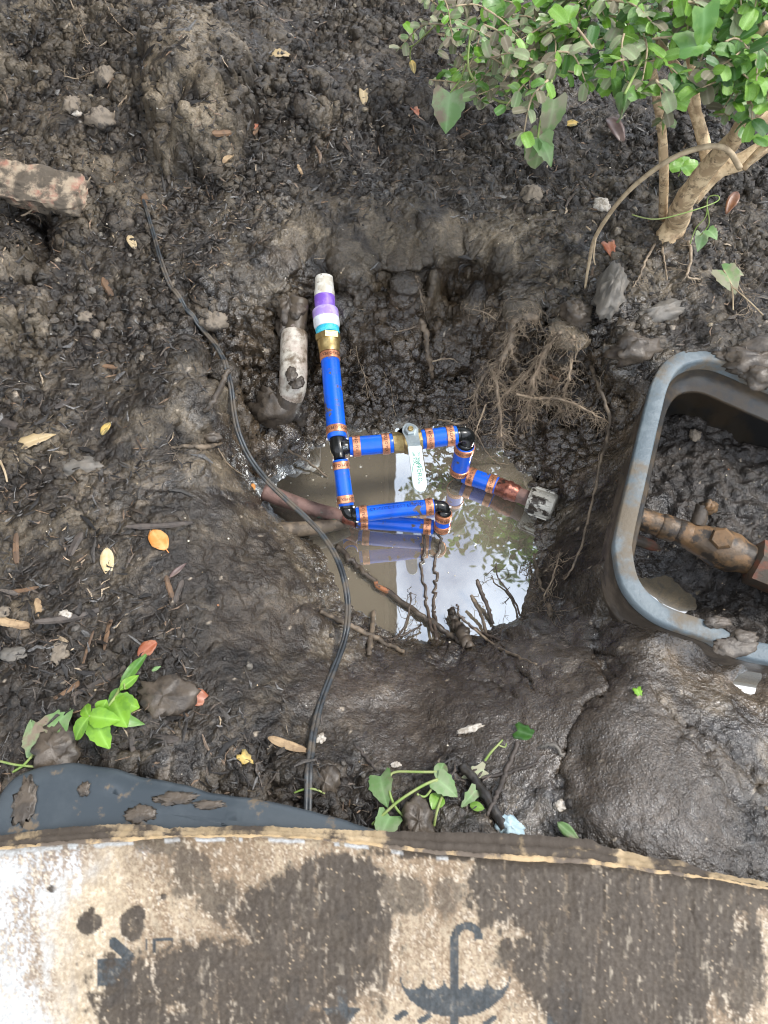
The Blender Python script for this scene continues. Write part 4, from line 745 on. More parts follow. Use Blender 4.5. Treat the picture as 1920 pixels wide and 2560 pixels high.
v_, w2 = P(1745, 1310, zp+.012), P(1758, 1262, zp+.03)
seg2('stem', v_, w2, [(0, .010), (.4, .011), (.55, .0095), (1, .010)], M['mud'])
mb = MB(); lump_mesh(mb, w2+np.array([.006, -.004, 0]), .0125, (1, .8, .9), 4); mb.build('stem_head', M['bronze'], mp, mo)
seg2('hex_knob', P(1803, 1352, zp+.012), P(1805, 1345, zp+.034), [(0, .0165), (.85, .0165), (1, .013)], M['bronze'], 6, 30)
na = unit(Dd-Cc)
seg2('hexagonal_nut', Cc-na*.002, Cc+na*.075, [(0, .027), (.05, .035), (.95, .035), (1, .03)], M['rednut'], 6, 30)
seg2('far_pipe', Cc+na*.07, Dd+na*.05, [(0, .022), (1, .022)], M['bronze'])
solo_tube('rusty_pipe', [P(1565, 1340, -.13), P(1620, 1360, -.14), P(1690, 1385, -.165)], [.009, .0085, .007], M['rednut'], 'thin rust red pipe half buried under the brass pipe in the valve box', 'pipe')
# ------------------------------------------------------------------ black cable crossing the pit
cab = []
for px, py, z in [(360,505,None),(372,545,None),(388,590,None),(402,650,None),(415,715,None),(450,770,None),(505,825,None),(552,872,None),(574,915,None),(580,960,-.022),(580,1020,-.034),(588,1080,-.050),(612,1140,-.066),(655,1195,-.078),(710,1248,-.088),(765,1290,-.094),(815,1335,-.096),(848,1390,-.094),(866,1450,-.089),(877,1520,-.082),(874,1580,None),(852,1640,None),(825,1700,None),(795,1760,None),(778,1840,None),(774,1920,None),(771,1985,None),(770,2050,None)]:
    cab.append(G(px, py, .0052) if z is None else P(px, py, z))
cab = np.array(cab); sm_ = cab.copy()
for _ in range(2): sm_[1:-1] = sm_[1:-1]*.5+.25*(sm_[:-2]+sm_[2:])
path = cr(sm_, 6); rr = np.interp(np.linspace(0, 1, len(path)), [0, .06, .2, .35, .6, .75, 1], [.0025, .0036, .0041, .0045, .0044, .0048, .0046])
path[:, 2] = np.maximum(path[:, 2], np.array([HT(q[0], q[1]) for q in path])+rr*.15)
rr = rr*(1+.10*perlin(np.arange(len(path))*.35, np.zeros(len(path)), 4))
tg = np.gradient(path, axis=0); sd2 = np.c_[-tg[:, 1], tg[:, 0], np.zeros(len(path))]; sd2 /= np.linalg.norm(sd2, axis=1)[:, None]+1e-9
tws = np.sin(np.arange(len(path))*.11)*.5
mb = MB(); mb.tube(path+sd2*rr[:, None]*.42+np.c_[tws*0, tws*0, tws*rr*.4], rr*.56, 9); mb.tube(path-sd2*rr[:, None]*.42-np.c_[tws*0, tws*0, tws*rr*.4], rr*.56, 9); cable = mb.solo('cable', M['cable'], 'long black muddy cable snaking across the pit from top left to the plastic lid', 'cable')
# ------------------------------------------------------------------ roots and sticks
def rootlets(mb, path, n, ln, r0, rnd, spread=1.0, grav=.25, sub=True):
    """fine side roots growing off a path by random walk"""
    path = np.asarray(path); N = len(path)
    for k in range(n):
        i = rnd.randrange(1, N); p = path[i].copy(); t = unit(path[i]-path[i-1]); d = unit(np.array([rnd.gauss(0, 1), rnd.gauss(0, 1), rnd.gauss(0, .6)])*spread+t*.7)
        L_ = ln*rnd.uniform(.4, 1.3); st = 7; pts = [p]
        for j in range(st):
            d = unit(d+.55*np.array([rnd.gauss(0, 1), rnd.gauss(0, 1), rnd.gauss(0, .7)])+np.array([0, -.05, -grav])); p = p+d*L_/st
            hz = HT(p[0], p[1])+.002
            if p[2] < hz: p[2] = hz
            pts.append(p.copy())
        mb.tube(pts, np.linspace(r0, r0*.4, len(pts)), 4, cap=False)
        if sub:
            for q in range(2):
                i2 = rnd.randrange(2, len(pts)-1); p2 = pts[i2].copy(); d2 = unit(np.array([rnd.gauss(0, 1), rnd.gauss(0, 1), rnd.gauss(0, 1)])); pp = [p2]
                for j in range(3): d2 = unit(d2+.5*np.array([rnd.gauss(0, 1), rnd.gauss(0, 1), rnd.gauss(0, 1)])); p2 = p2+d2*L_*.11; pp.append(p2.copy())
                mb.tube(pp, np.linspace(r0*.6, r0*.3, 4), 3, cap=False)
def root(pts, r, m, label, hairs=0, hl=.04, hr=.0006, seed=1, name='root', cat='root', jit=.0016, hm=None, grav=.25):
    rnd = random.Random(seed); w = []
    for q in pts:
        if len(q) == 2: w.append(G(q[0], q[1], np.mean(r)*.6))
        elif q[2] is None: w.append(G(q[0], q[1], .004))
        elif q[2] > 0: w.append(G(q[0], q[1], 0)+tocam(G(q[0], q[1]))*q[2])
        else: w.append(P(*q))
    path = cr(w, 7); path[1:-1] += np.array([[rnd.gauss(0, 1), rnd.gauss(0, 1), rnd.gauss(0, .5)] for _ in range(len(path)-2)])*jit*np.mean(r)/.003*.6
    rr = np.interp(np.linspace(0, 1, len(path)), np.linspace(0, 1, len(r)), r)*(1+.16*np.array([rnd.uniform(-1, 1) for _ in path]))
    mb = MB(); mb.tube(path, rr, 8 if np.mean(r) > .002 else 6)
    if not hairs: return mb.solo(name, m, label, cat)
    org = path[-1].copy(); org[2] = path[:, 2].min(); th = thing(name, label, cat, org); mb.build('main_root', m, th, org)
    mh = MB(); rootlets(mh, path, hairs, hl, hr, rnd, grav=grav); o = mh.build('rootlets', hm or m, th, org); o['kind'] = 'stuff'; return th
rt, rp_, rd = M['root'], M['rootpale'], M['rootdark']
root([(1345,800),(1305,795),(1284,806,.012),(1279,850,.03),(1256,895,.045),(1228,920,.05),(1197,965,.06),(1188,1014,.06),(1165,1055,.05)], [.0065,.007,.006,.0058,.0055,.0042,.0028,.002,.0014], rt, 'thickest bent root hanging down the far wall into the tangle above the valve', 210, .045, .0005, 3, hm=rp_)
root([(1228,920,.05),(1240,960,.06),(1247,1010,.07),(1252,1060,.08),(1253,1092,.08)], [.0035,.003,.0028,.0022,.0015], rp_, 'straight pale root dropping to the water right of the black elbow', 120, .04, .0005, 4)
root([(1372,860,.01),(1352,905,.03),(1336,945,.045),(1326,1003,.05),(1314,1052,.05)], [.0032,.003,.0026,.002,.0014], rp_, 'pale root with bushy rootlets in the middle of the tangle', 170, .042, .0005, 5)
root([(1434,838,.008),(1430,890,.03),(1424,940,.04),(1412,985,.045),(1400,1032,.045)], [.0026,.0026,.0022,.0018,.001], rp_, 'thin forked pale root at the right side of the tangle', 110, .042, .0005, 6)
root([(1290,985,.06),(1340,996,.06),(1394,996,.06),(1450,1016,.055),(1512,1050,.04)], [.002,.0022,.0022,.002,.0012], rp_, 'pale root stretching sideways across the tangle towards the valve box', 170, .04, .0005, 7)
root([(1476,915,.01),(1500,975,.03),(1522,1040,.03),(1518,1100,.03),(1500,1160,.025),(1478,1270,.02),(1440,1400,.015),(1410,1450)], [.0035,.003,.0026,.0024,.002,.002,.0018,.0012], rt, 'long thin root running down the bank beside the valve box wall', 25, .04, .0006, 8)
root([(1400,830,.012),(1360,880,.03),(1320,930,.045),(1290,960,.05),(1262,985,.055)], [.0035,.003,.0026,.002,.0012], rt, 'brown slanting root joining the tangle from the upper right', 120, .042, .0005, 18, hm=rp_)
root([(1165,1055,.05),(1140,1060,.05),(1115,1052,.05),(1092,1050,.05)], [.0024,.0022,.002,.0012], rp_, 'pale curved root tip pointing left over the water behind the lever', 6, .03, .0006, 9)
root([(1215,1010,.07),(1196,1060,.09),(1180,1100,.10),(1160,1125,.11),(1140,1150,.10)], [.0016,.0014,.0012,.001,.0007], rp_, 'thin root lying over the black elbow and the drop pipe', 18, .03, .0006, 10)
root([(1190,1080,.06),(1213,1125,.05),(1240,1155,.02),(1262,1160,.012)], [.0012,.0012,.001,.0008], rp_, 'thin wiry root curving over the water beside the dark blue drop pipe', 6, .025, .0005, 11)
root([(1057,800,.006),(1063,840,.012),(1068,880,.012),(1076,920,.012),(1080,948,.01)], [.0058,.0052,.0046,.004,.003], rt, 'grey root hanging straight down the far wall above the valve', 10, .03, .0005, 12)
root([(1078,905,.01),(1105,898,.008),(1130,897,.006),(1145,908,.004)], [.0018,.0016,.0013,.001], rp_, 'short pale side root branching right from the grey hanging root', 0, seed=13)
root([(890,865,.012),(896,900,.02),(908,930,.02),(915,960,.015),(920,1000,.006)], [.0009,.0009,.0009,.0008,.0006], rp_, 'fine reddish branching rootlets on the wall right of the blue riser', 16, .035, .0006, 14, grav=.1)
root([(960,930,.006),(978,970,.01),(982,1010,.01),(990,1040,.008)], [.0008,.0008,.0007,.0006], rp_, 'hair fine root trailing down the wall above the valve body', 8, .03, .0005, 15)
root([(600,1080,-.17),(650,1098,-.172),(700,1116,-.178),(760,1148,-.186),(818,1192,-.203)], [.0022,.0026,.0024,.0022,.0016], rt, 'thin grey stick reaching over the dark water left of the riser', 3, .03, .0006, 16, name='stick', cat='stick')
root([(845,1365,-.198),(880,1402,-.198),(915,1438,-.198),(999,1502,-.198),(1078,1556,-.195),(1130,1590,-.188),(1165,1612,-.172)], [.0045,.005,.0045,.0045,.005,.005,.004], M['rootorange'], 'long dark root with a peeled orange stretch floating across the puddle', 8, .03, .0006, 17, hm=rd)
root([(1058,1326,-.182),(1060,1370,-.198),(1054,1425,-.203),(1064,1480,-.203),(1071,1535,-.200),(1092,1600,-.17)], [.0024,.0022,.0022,.0022,.0024,.003], rd, 'dark root strand hanging from the lower blue pipe across the sky reflection', 0, seed=19, jit=.003)
root([(1101,1330,-.19),(1098,1370,-.20),(1085,1410,-.203),(1092,1455,-.203),(1083,1505,-.203),(1087,1550,-.2),(1093,1600,-.17)], [.0024,.0022,.0024,.0024,.0026,.003,.003], rd, 'wavy dark root strand below the lower black elbow', 3, .03, .0006, 20, jit=.003)
root([(1192,1450,-.17),(1206,1488,-.18),(1220,1520,-.19),(1232,1560,-.2)], [.0032,.0034,.0034,.003], rd, 'short stout dark stick poking out of the puddle at its lower right', 2, .02, .0006, 21, name='stick', cat='stick', jit=.0008)
root([(1177,1488,-.17),(1196,1522,-.18),(1208,1555,-.19),(1216,1590,-.19)], [.0026,.0028,.0028,.0026], rt, 'brown stick poking from the near mud rim into the sky reflection', 3, .03, .0006, 22, name='stick', cat='stick', jit=.0008)
root([(1240,1408,-.18),(1244,1440,-.19),(1264,1470,-.2),(1288,1505,-.2),(1300,1540,-.195)], [.0011,.0012,.0014,.0016,.0016], rd, 'thin forked twig standing in the puddle near the right shore', 9, .05, .0006, 23, name='twig', cat='twig')
root([(1142,1510,-.17),(1150,1540,-.18),(1180,1566,-.185),(1215,1585,-.18),(1262,1605,-.16)], [.0014,.002,.0022,.0022,.002], rd, 'crooked branching twig at the near edge of the puddle', 14, .04, .0007, 24, name='twig', cat='twig')
root([(1028,1480,-.175),(1022,1530,-.185),(1010,1570,-.19),(985,1600,-.18)], [.0012,.0015,.0018,.0018], rd, 'thin branched twig rising at the bottom left of the puddle', 14, .04, .0006, 25, name='twig', cat='twig')
root([(1055,1560,-.185),(1035,1575,-.19),(1000,1590,-.185),(970,1600,-.175)], [.0016,.0018,.0018,.0014], rd, 'low twig lying along the near shore of the puddle', 18, .04, .0006, 26, name='twig', cat='twig')
root([(1128,1528,-.185),(1142,1560,-.19),(1160,1592,-.175),(1175,1620,None)], [.007,.0085,.009,.007], M['mud'], 'muddy root stub leaning out of the near bank into the puddle', 8, .03, .0007, 27, hm=rd)
root([(800,1530),(850,1555),(899,1578),(960,1608),(1010,1630)], [.0035,.004,.0042,.0036,.003], rt, 'brown root lying along the bank at the lower left of the puddle', 6, .03, .0007, 28)
root([(935,1528,.02),(930,1570,.012),(925,1610,.006),(922,1640)], [.0032,.0036,.004,.004], rt, 'short upright grey stick beside the black cable', 0, seed=29, name='stick', cat='stick', jit=.0006)
root([(1335,1385,-.19),(1342,1425,-.185),(1350,1460,-.18),(1372,1500,-.165),(1376,1540,None)], [.0018,.0024,.003,.0038,.004], rt, 'forked grey root on the right shore of the puddle', 28, .045, .0007, 30)
root([(1400,1380,.01),(1392,1410,.015),(1380,1450,.015),(1360,1490,.01)], [.001,.0012,.0014,.0012], rp_, 'thin pale root fringe hanging on the bank right of the coupling', 22, .04, .0006, 31)
root([(1185,1572,-.165),(1215,1600,None),(1250,1622),(1295,1642),(1341,1661)], [.0018,.002,.002,.002,.0014], rt, 'thin stick lying on the shiny mud below the puddle', 0, seed=32, name='stick', cat='stick')
root([(430,1120),(470,1116),(510,1120),(555,1110)], [.0016,.003,.004,.002], rt, 'short knobbly root on the left bank beside the cable', 14, .03, .0006, 33)
root([(545,1120,.004),(570,1160,.004),(605,1186,.004)], [.0012,.0014,.001], rp_, 'pale thread of root on the left bank under the cable', 3, .02, .0005, 34)
root([(575,925,.006),(556,960,.02),(535,1000,.02),(515,1030,.008)], [.004,.0045,.0045,.004], M['mud'], 'mud covered root branching left off the cable at the bank edge', 3, .03, .0007, 35)
root([(0,672),(14,620),(22,560),(62,538),(110,512),(165,492),(212,466),(232,430),(236,398)], [.0011,.0013,.0015,.0018,.0018,.0015,.0013,.0011,.0009], rp_, 'pale thin root looping over the red brick at the far left', 10, .03, .0006, 36)
root([(176,0),(196,50),(212,90),(226,112)], [.0014,.0015,.0013,.0009], rp_, 'pale root strand at the top left corner running down to the clods', 6, .03, .0006, 37)
root([(262,0),(282,42),(310,72),(336,90)], [.001,.0012,.001,.0008], rp_, 'thin pale root strand right of the top left corner', 0, seed=38)
root([(122,186),(165,192),(195,198),(225,184),(262,178),(280,200)], [.0009,.0011,.0013,.0013,.0011,.0008], rp_, 'wavy pale root lying across the clods at upper left', 8, .03, .0006, 39)
root([(0,118),(30,112),(52,105)], [.0016,.0016,.001], rp_, 'orange tan root end at the left edge near the top', 0, seed=40)
root([(318,240),(300,262),(286,282)], [.0012,.0016,.001], rp_, 'short pale root bit standing beside the big grey clod', 3, .02, .0006, 41)
root([(985,830,.006),(1030,820,.01),(1060,800,.008)], [.0012,.0014,.0012], rt, 'thin brown root crossing behind the grey hanging root', 8, .03, .0005, 42)
root([(1150,770,.004),(1190,775,.006),(1220,785,.006),(1240,800,.005)], [.001,.0011,.0011,.0009], rp_, 'fine root fringe under the overhang of the far wall', 34, .03, .0005, 43, grav=.5)
root([(1040,690,.004),(1050,730,.006),(1062,780,.006)], [.0016,.002,.0022], rt, 'muddy root hanging over the lip of the far wall', 22, .035, .0006, 44, grav=.5)
root([(1636,612),(1615,650,.012),(1600,690,.008),(1580,720)], [.0026,.002,.0016,.001], rp_, 'leftmost thin root below the shrub base', 4, .03, .0006, 45)
root([(1655,618),(1662,660,.01),(1668,700,.006)], [.0022,.0016,.001], rp_, 'middle thin root below the shrub base', 6, .03, .0006, 46)
root([(1722,605),(1728,650,.012),(1718,690,.01),(1750,700)], [.003,.0024,.0018,.0012], rp_, 'right hand root with a curl below the shrub base', 14, .035, .0006, 47)
root([(1838,650),(1842,700,.012),(1860,740,.01),(1880,780)], [.0012,.0012,.001,.0008], rp_, 'pale rootlet spray on the bank at the right edge', 26, .045, .0005, 48, grav=.05)
root([(1572,1470,-.10),(1600,1500,-.12),(1640,1520,-.13),(1690,1535,-.14),(1720,1545,-.145)], [.0012,.0013,.0012,.0012,.001], M['copperold'], 'thin orange root along the inside of the valve box', 0, seed=49)
root([(1156,1914,.004),(1190,1955,.006),(1225,2005,.006),(1262,2072,.004)], [.0052,.0058,.006,.0062], M['stick'], 'black wet stick lying on the mud above the carton', 0, seed=50, name='stick', cat='stick', jit=.0005)
root([(1292,1856),(1276,1905),(1258,1945),(1240,1990,.01),(1218,2040,.008)], [.0022,.0028,.003,.0026,.0018], M['chipdark'], 'thin dark twig crossing over the black wet stick', 0, seed=51, name='twig', cat='twig')
root([(1200,1945),(1255,1936),(1320,1916),(1345,1905)], [.0018,.002,.0018,.0012], M['chipdark'], 'slender twig lying sideways on the near mud', 0, seed=52, name='twig', cat='twig')
root([(1352,1868,.003),(1385,1862,.006),(1408,1890,.004)], [.0022,.0024,.0018], M['greystone'], 'grey bent twig on the mud left of the smooth mound', 0, seed=53, name='twig', cat='twig')
root([(885,1860),(910,1890),(940,1925),(958,1950)], [.0012,.0022,.0018,.001], M['chipdark'], 'dark pointed twig right of the cable near the vine leaf', 0, seed=54, name='twig', cat='twig')
# ------------------------------------------------------------------ leaves
def leafgeo(l, w, kind='oval', n=7, curl=.25, fold=.25, twist=0, teeth=0, seed=0):
    """leaf along +x from its stalk at 0, face up +z"""
    rnd = random.Random(seed); vs = []; fs = []; S_ = (-1, -.55, 0, .55, 1)
    for i in range(n+1):
        t = i/n
        if kind == 'oval': hw = w*.5*(math.sin(math.pi*min(1, t*.94+.05))**.75)
        elif kind == 'round': hw = w*.5*(max(0, 1-((t-.58)/.60)**2)**.5 if t > .02 else .08)
        elif kind == 'lance': hw = w*.5*math.sin(math.pi*(t**.8*.97+.02))**.9
        elif kind == 'heart': hw = w*.5*(1.0 if t < .22 else (1-((t-.22)/.78)**1.7))*(.75+.25*min(1, t/.12))+.0004
        elif kind == 'ovate': hw = w*.5*max(0, math.sin(math.pi*(t**.72*.97+.02)))**.72
        elif kind == 'lobed': hw = w*.5*[.55, 1.0, .8, .95, .62, .42, .2, .02][min(7, int(round(t*7)))]
        if teeth and 0 < i < n: hw *= 1+teeth*(1 if i % 2 else -1)
        hw *= 1+rnd.uniform(-.05, .05)
        xx = l*t
        if kind == 'heart' and i == 0: xx = 0
        for s in S_:
            y = s*hw; back = -l*.16*abs(s) if kind in ('heart', 'lobed') and t < .2 else 0
            z = -curl*l*(t-.25)**2+fold*abs(y)-.5*fold*abs(y)*abs(s)+rnd.uniform(-.02, .02)*l*(abs(s) > .5)
            a = twist*t; vs.append((xx+back, y*math.cos(a)-z*math.sin(a), z*math.cos(a)+y*math.sin(a)))
    for i in range(n):
        for j in range(4): fs.append((i*5+j, (i+1)*5+j, (i+1)*5+j+1, i*5+j+1))
    return np.array(vs), fs
def leafcol(v):
    a = np.zeros((len(v), 3)); a[2::5] = 1; return a
def basis(d, up):
    d = unit(d); u = unit(up-d*(np.dot(up, d))); s = np.cross(u, d); return np.array([d, s, u]).T
def ground_leaf(name, px, py, ang, l, w, m, label, kind='oval', lift=.003, tilt=.0, curl=.2, fold=.3, seed=0, cat='leaf', stalk=0, group=None, roll=0):
    """a fallen leaf: centre pixel, photo angle (deg, clockwise from right) of its tip"""
    c_ = G(px, py, lift); a = math.radians(ang); q = proj(c_); nrm = unit(GN(c_[0], c_[1], .015)+np.array([0, -.15, .7]))
    d = unit(RT*math.cos(a)-np.array([0, 1, .0])*math.sin(a)); d = unit(d-nrm*(d@nrm)); B_ = basis(d, nrm)
    if roll or tilt: B_ = B_@np.array(Matrix.Rotation(roll, 3, 'X')@Matrix.Rotation(-tilt, 3, 'Y'))
    v, f = leafgeo(l, w, kind, 8, curl, fold, seed=seed); v[:, 0] -= l/2
    mb = MB(); mb.add(c_+v@B_.T, f, leafcol(v))
    if stalk: mb.tube([c_+B_@np.array([-l/2, 0, 0]), c_+B_@np.array([-l/2-stalk*.6, 0, .0005]), c_+B_@np.array([-l/2-stalk, 0, -.001])], [.0008, .0007, .0006], 5)
    o = mb.solo(name, m, label, cat, group); sm = o.modifiers.new('thick', 'SOLIDIFY'); sm.thickness = .0005; return o
LM = LEAFM
ground_leaf('fallen_leaf', 397, 1350, 228, .036, .024, LM['orange'], 'bright orange fallen leaf on the dark soil left of the puddle', stalk=.006, curl=.15, seed=1)
ground_leaf('fallen_leaf', 270, 1408, 80, .040, .018, LM['pale'], 'pale straw coloured pointed leaf below and left of the orange leaf', 'lance', curl=.3, seed=2)
ground_leaf('fallen_leaf', 634, 1220, 100, .015, .011, LM['orange'], 'tiny orange leaf on the left bank beside the cable', seed=3)
ground_leaf('fallen_leaf', 368, 1625, 140, .028, .018, LM['rust'], 'rusty red leaf above the lime green seedling', seed=4, fold=.5)
ground_leaf('fallen_leaf', 495, 1745, 10, .032, .020, LM['rust'], 'curled rusty pink leaf right of the lime green seedling', seed=5, fold=.6, curl=.4)
ground_leaf('fallen_leaf', 622, 1905, 40, .022, .014, LM['yellow'], 'torn mustard yellow leaf scrap above the black plastic lid', 'lobed', seed=6)
ground_leaf('fallen_leaf', 102, 1098, -30, .042, .022, LM['paledirty'], 'ragged cream leaf scrap at the left edge', 'lobed', seed=7)
ground_leaf('fallen_leaf', 266, 1074, -65, .022, .012, LM['yellow'], 'small dull leaf curled on the soil right of the cream leaf scrap', seed=8, fold=.6)
ground_leaf('fallen_leaf', 332, 610, 60, .030, .014, LM['paledirty'], 'two tone tan leaf tip on the slope near the cable end', 'lance', seed=9, fold=.6)
ground_leaf('fallen_leaf', 708, 140, -5, .040, .022, LM['paledirty'], 'crumpled tan leaf at the top between the clods', 'lobed', seed=10, fold=.7)
ground_leaf('fallen_leaf', 910, 250, 85, .030, .018, LM['paledirty'], 'pale arrow shaped leaf on the dark mulch near the top', 'heart', seed=11)
ground_leaf('fallen_leaf', 643, 318, -40, .032, .014, LM['rust'], 'reddish brown leaf flake under the big grey clod', 'lance', seed=12)
ground_leaf('fallen_leaf', 1428, 312, 175, .025, .015, LM['yellow'], 'small yellow green leaf lying under the shrub', seed=13)
ground_leaf('seed_pod', 1535, 335, 70, .062, .024, LM['purplepod'], 'purple brown curved pod standing under the shrub', 'oval', seed=14, fold=.9, curl=.5, cat='pod', lift=.012)
ground_leaf('seed_pod', 1822, 520, 120, .045, .018, LM['brownpod'], 'shiny chestnut pod hanging behind the shrub trunk', 'oval', seed=15, fold=.9, cat='pod', lift=.012)
ground_leaf('fallen_leaf', 1595, 240, 60, .05, .03, LM['paledirty'], 'dry grey leaf below the shrub foliage', seed=16)
ground_leaf('fallen_leaf', 1525, 630, 80, .032, .022, LM['rust'], 'brown crumpled leaf above the long grey stone', 'lobed', seed=17, fold=.6)
ground_leaf('fallen_leaf', 1040, 285, 60, .022, .018, LM['rust'], 'red crumpled scrap left of the drooping vine leaf', 'lobed', seed=18, fold=.8)
ground_leaf('fallen_leaf', 1322, 1836, 20, .028, .022, LM['deep'], 'dull green leaf pressed flat into the near mud', 'lobed', seed=19, lift=.001, curl=0, fold=.05)
ground_leaf('fallen_leaf', 1597, 1735, 75, .013, .011, LM['lime'], 'small yellow green fleck on the smooth mound', 'lobed', seed=20, lift=.001)
ground_leaf('fallen_leaf', 1418, 2080, 40, .028, .012, LM['vine'], 'green leaf tucked behind the back edge of the carton', 'lance', seed=21, lift=.006)
ground_leaf('fallen_leaf', 446, 1427, -50, .030, .007, LM['purplepod'], 'narrow grey purple leaf sliver below the orange leaf', 'lance', seed=22)
ground_leaf('fallen_leaf', 392, 1673, -35, .012, .005, LM['vine'], 'tiny green leaf bit right of the seedling stem', 'lance', seed=23)
# ------------------------------------------------------------------ the shrub
so = G(1668, 590)
shrub = thing('shrub', 'leafy boxwood shrub with a pale bare trunk at the upper right', 'shrub', so)
def limb(pts, r, m, name='branch', n=9, knob=.1):
    path = cr(pts, 7); rr = np.interp(np.linspace(0, 1, len(path)), np.linspace(0, 1, len(r)), r)*(1+knob*perlin(np.arange(len(path))*.5, np.zeros(len(path))+len(pts), 7))
    mb = MB(); mb.tube(path, rr, n); return mb.build(name, m, shrub, so)
b0 = G(1672, 590); zb = b0[2]
limb([b0+np.array([-.006, -.004, -.02]), b0+np.array([.008, .01, .015]), PD(1712, 500, 1.02), PD(1770, 420, .95), PD(1850, 330, .86), PD(1925, 215, .78), PD(2010, 80, .72)], [.0215, .0195, .0150, .0128, .0120, .0110, .010], M['bark'], 'trunk', 18, .28)
limb([PD(1730, 500, 1.03), PD(1790, 430, 1.0), PD(1860, 400, .98), PD(1960, 330, .95)], [.011, .0125, .012, .010], M['bark'], 'branch', 12)
limb([PD(1905, 300, .86), PD(1890, 230, .88), PD(1915, 120, .9), PD(1960, 20, .9)], [.012, .011, .009, .008], M['bark'])
limb([G(1658, 545), PD(1660, 430, 1.02), PD(1655, 330, .98), PD(1640, 230, .92), PD(1620, 120, .85)], [.0075, .007, .0065, .006, .005], M['bark'])
limb([PD(1770, 400, .98), PD(1745, 300, .95), PD(1700, 190, .9), PD(1660, 130, .86), PD(1600, 60, .82)], [.010, .008, .007, .006, .004], M['bark'])
limb([PD(1745, 300, .95), PD(1735, 200, .9), PD(1720, 100, .85), PD(1730, 0, .8)], [.006, .0055, .005, .004], M['bark'])
limb([PD(1920, 60, .74), PD(1880, 100, .76), PD(1830, 130, .78), PD(1780, 145, .8)], [.005, .0045, .004, .003], M['bark'])
limb([PD(1860, 420, .96), PD(1900, 375, .93), PD(1935, 350, .9)], [.005, .0045, .004], M['bark'])
polyF = [(1085,-40),(1090,130),(1120,240),(1190,270),(1290,300),(1380,215),(1470,205),(1540,235),(1640,255),(1740,255),(1830,300),(1940,420),(1960,-40)]
rs = random.Random(21); tw = MB(); leafs = []
def leaf_choice(px, py):
    g = (px-1085)/850
    if px < 1330: return rs.choices(['dusty', 'muddy', 'mid', 'bright'], [.3, .38, .2, .12])[0]
    return rs.choices(['bright', 'mid', 'dusty', 'deep', 'muddy'], [.36, .24, .18, .16, .06])[0]
lv = {}
for k in LEAFM:
    if k in ('bright', 'mid', 'dusty', 'muddy', 'deep'):
        for q in range(3):
            v, f = leafgeo(1.0, .58+.06*q, 'round', 6, .10+.18*q, .45+.12*q, seed=q+5); mb = MB(); mb.add(v, f, leafcol(v)); me_o = mb.build('leaf', LEAFM[k]); lv[k, q] = me_o.data; bpy.data.objects.remove(me_o)
ntw = 0
fixed = [((1390,150,.74),(1265,265,.80),1),((1370,200,.72),(1310,330,.74),1),((1330,150,.76),(1225,145,.82),0),((1480,120,.70),(1420,60,.70),0),((1560,150,.72),(1530,190,.74),0),((1640,200,.72),(1655,300,.78),0),((1110,60,.95),(1000,120,1.05),0)]
while ntw < 135:
    if ntw < len(fixed): (ax_, ay_, ad), (bx_, by_, bd), _ = fixed[ntw]
    else:
        bx_, by_ = rs.uniform(1085, 1950), rs.uniform(-40, 420)
        if not inside(np.array([bx_]), np.array([by_]), polyF)[0]: continue
        bd = np.interp(bx_, [1085, 1300, 1600, 1950], [1.08, .90, .80, .74])+rs.uniform(-.12, .10)*(.6 if bx_ > 1300 else 1)
        an_ = rs.uniform(0, 2*math.pi); ln_ = rs.uniform(100, 170); ax_, ay_, ad = bx_+ln_*math.cos(an_)+30, by_-abs(ln_*math.sin(an_))*.7-20, bd+rs.uniform(-.04, .06)
    ntw += 1
    A_, B_ = PD(ax_, ay_, ad), PD(bx_, by_, bd); mid_ = (A_+B_)/2+np.array([rs.gauss(0, .006), rs.gauss(0, .006), .008]); path = cr([A_, mid_, B_], 6); tw.tube(path, np.linspace(.0014, .0007, len(path)), 5)
    L_ = np.linalg.norm(B_-A_); npair = max(2, int(L_/.014)); side0 = unit(np.cross(unit(B_-A_), [rs.gauss(0, .4), rs.gauss(0, .4), 1]))
    sz = .0208 if bx_ > 1330 else .0165
    for i in range(npair+1):
        t = .12+.88*i/npair; p = path[min(len(path)-1, int(t*(len(path)-1)))]; d0_ = unit(B_-A_); rot = (i % 2)*.9
        sd0 = unit(side0*math.cos(rot)+np.cross(d0_, side0)*math.sin(rot))
        for s in ((-1, 1) if i < npair else (-1, 1, 0)):
            dd = unit(sd0*s+d0_*(.65 if s else 1)+np.array([0, -.1, .12])) if s else d0_
            upv = unit(np.array([rs.gauss(0, .35), -.25+rs.gauss(0, .35), 1])); leafs.append((p, dd, upv, sz*rs.uniform(.65, 1.2), leaf_choice(bx_, by_)))
tw.build('twigs', M['drystem'], shrub, so)['kind'] = 'stuff'
def infront(p): x, y = proj(p); return -60 < x < 1980 and -60 < y
vis = sorted([q for q in leafs if infront(q[0])], key=lambda q: (q[0]-C0)@FW)
for i, (p, dd, upv, l, kd) in enumerate(vis[:296]):
    o = bpy.data.objects.new('leaf', lv[kd, i % 3]); COL.objects.link(o); o.parent = shrub; Bm = basis(dd, upv)
    o.matrix_local = Matrix.Translation(Vector(p-so))@Matrix(Bm.tolist()).to_4x4()@Matrix.Scale(l, 4)
mbs = {}
for i, (p, dd, upv, l, kd) in enumerate(vis[296:]+[q for q in leafs if not infront(q[0])]):
    v, f = leafgeo(l, l*.62, 'round', 5, .15, .35, seed=i); mbs.setdefault(kd, MB()).add(p+v@basis(dd, upv).T, f, leafcol(v))
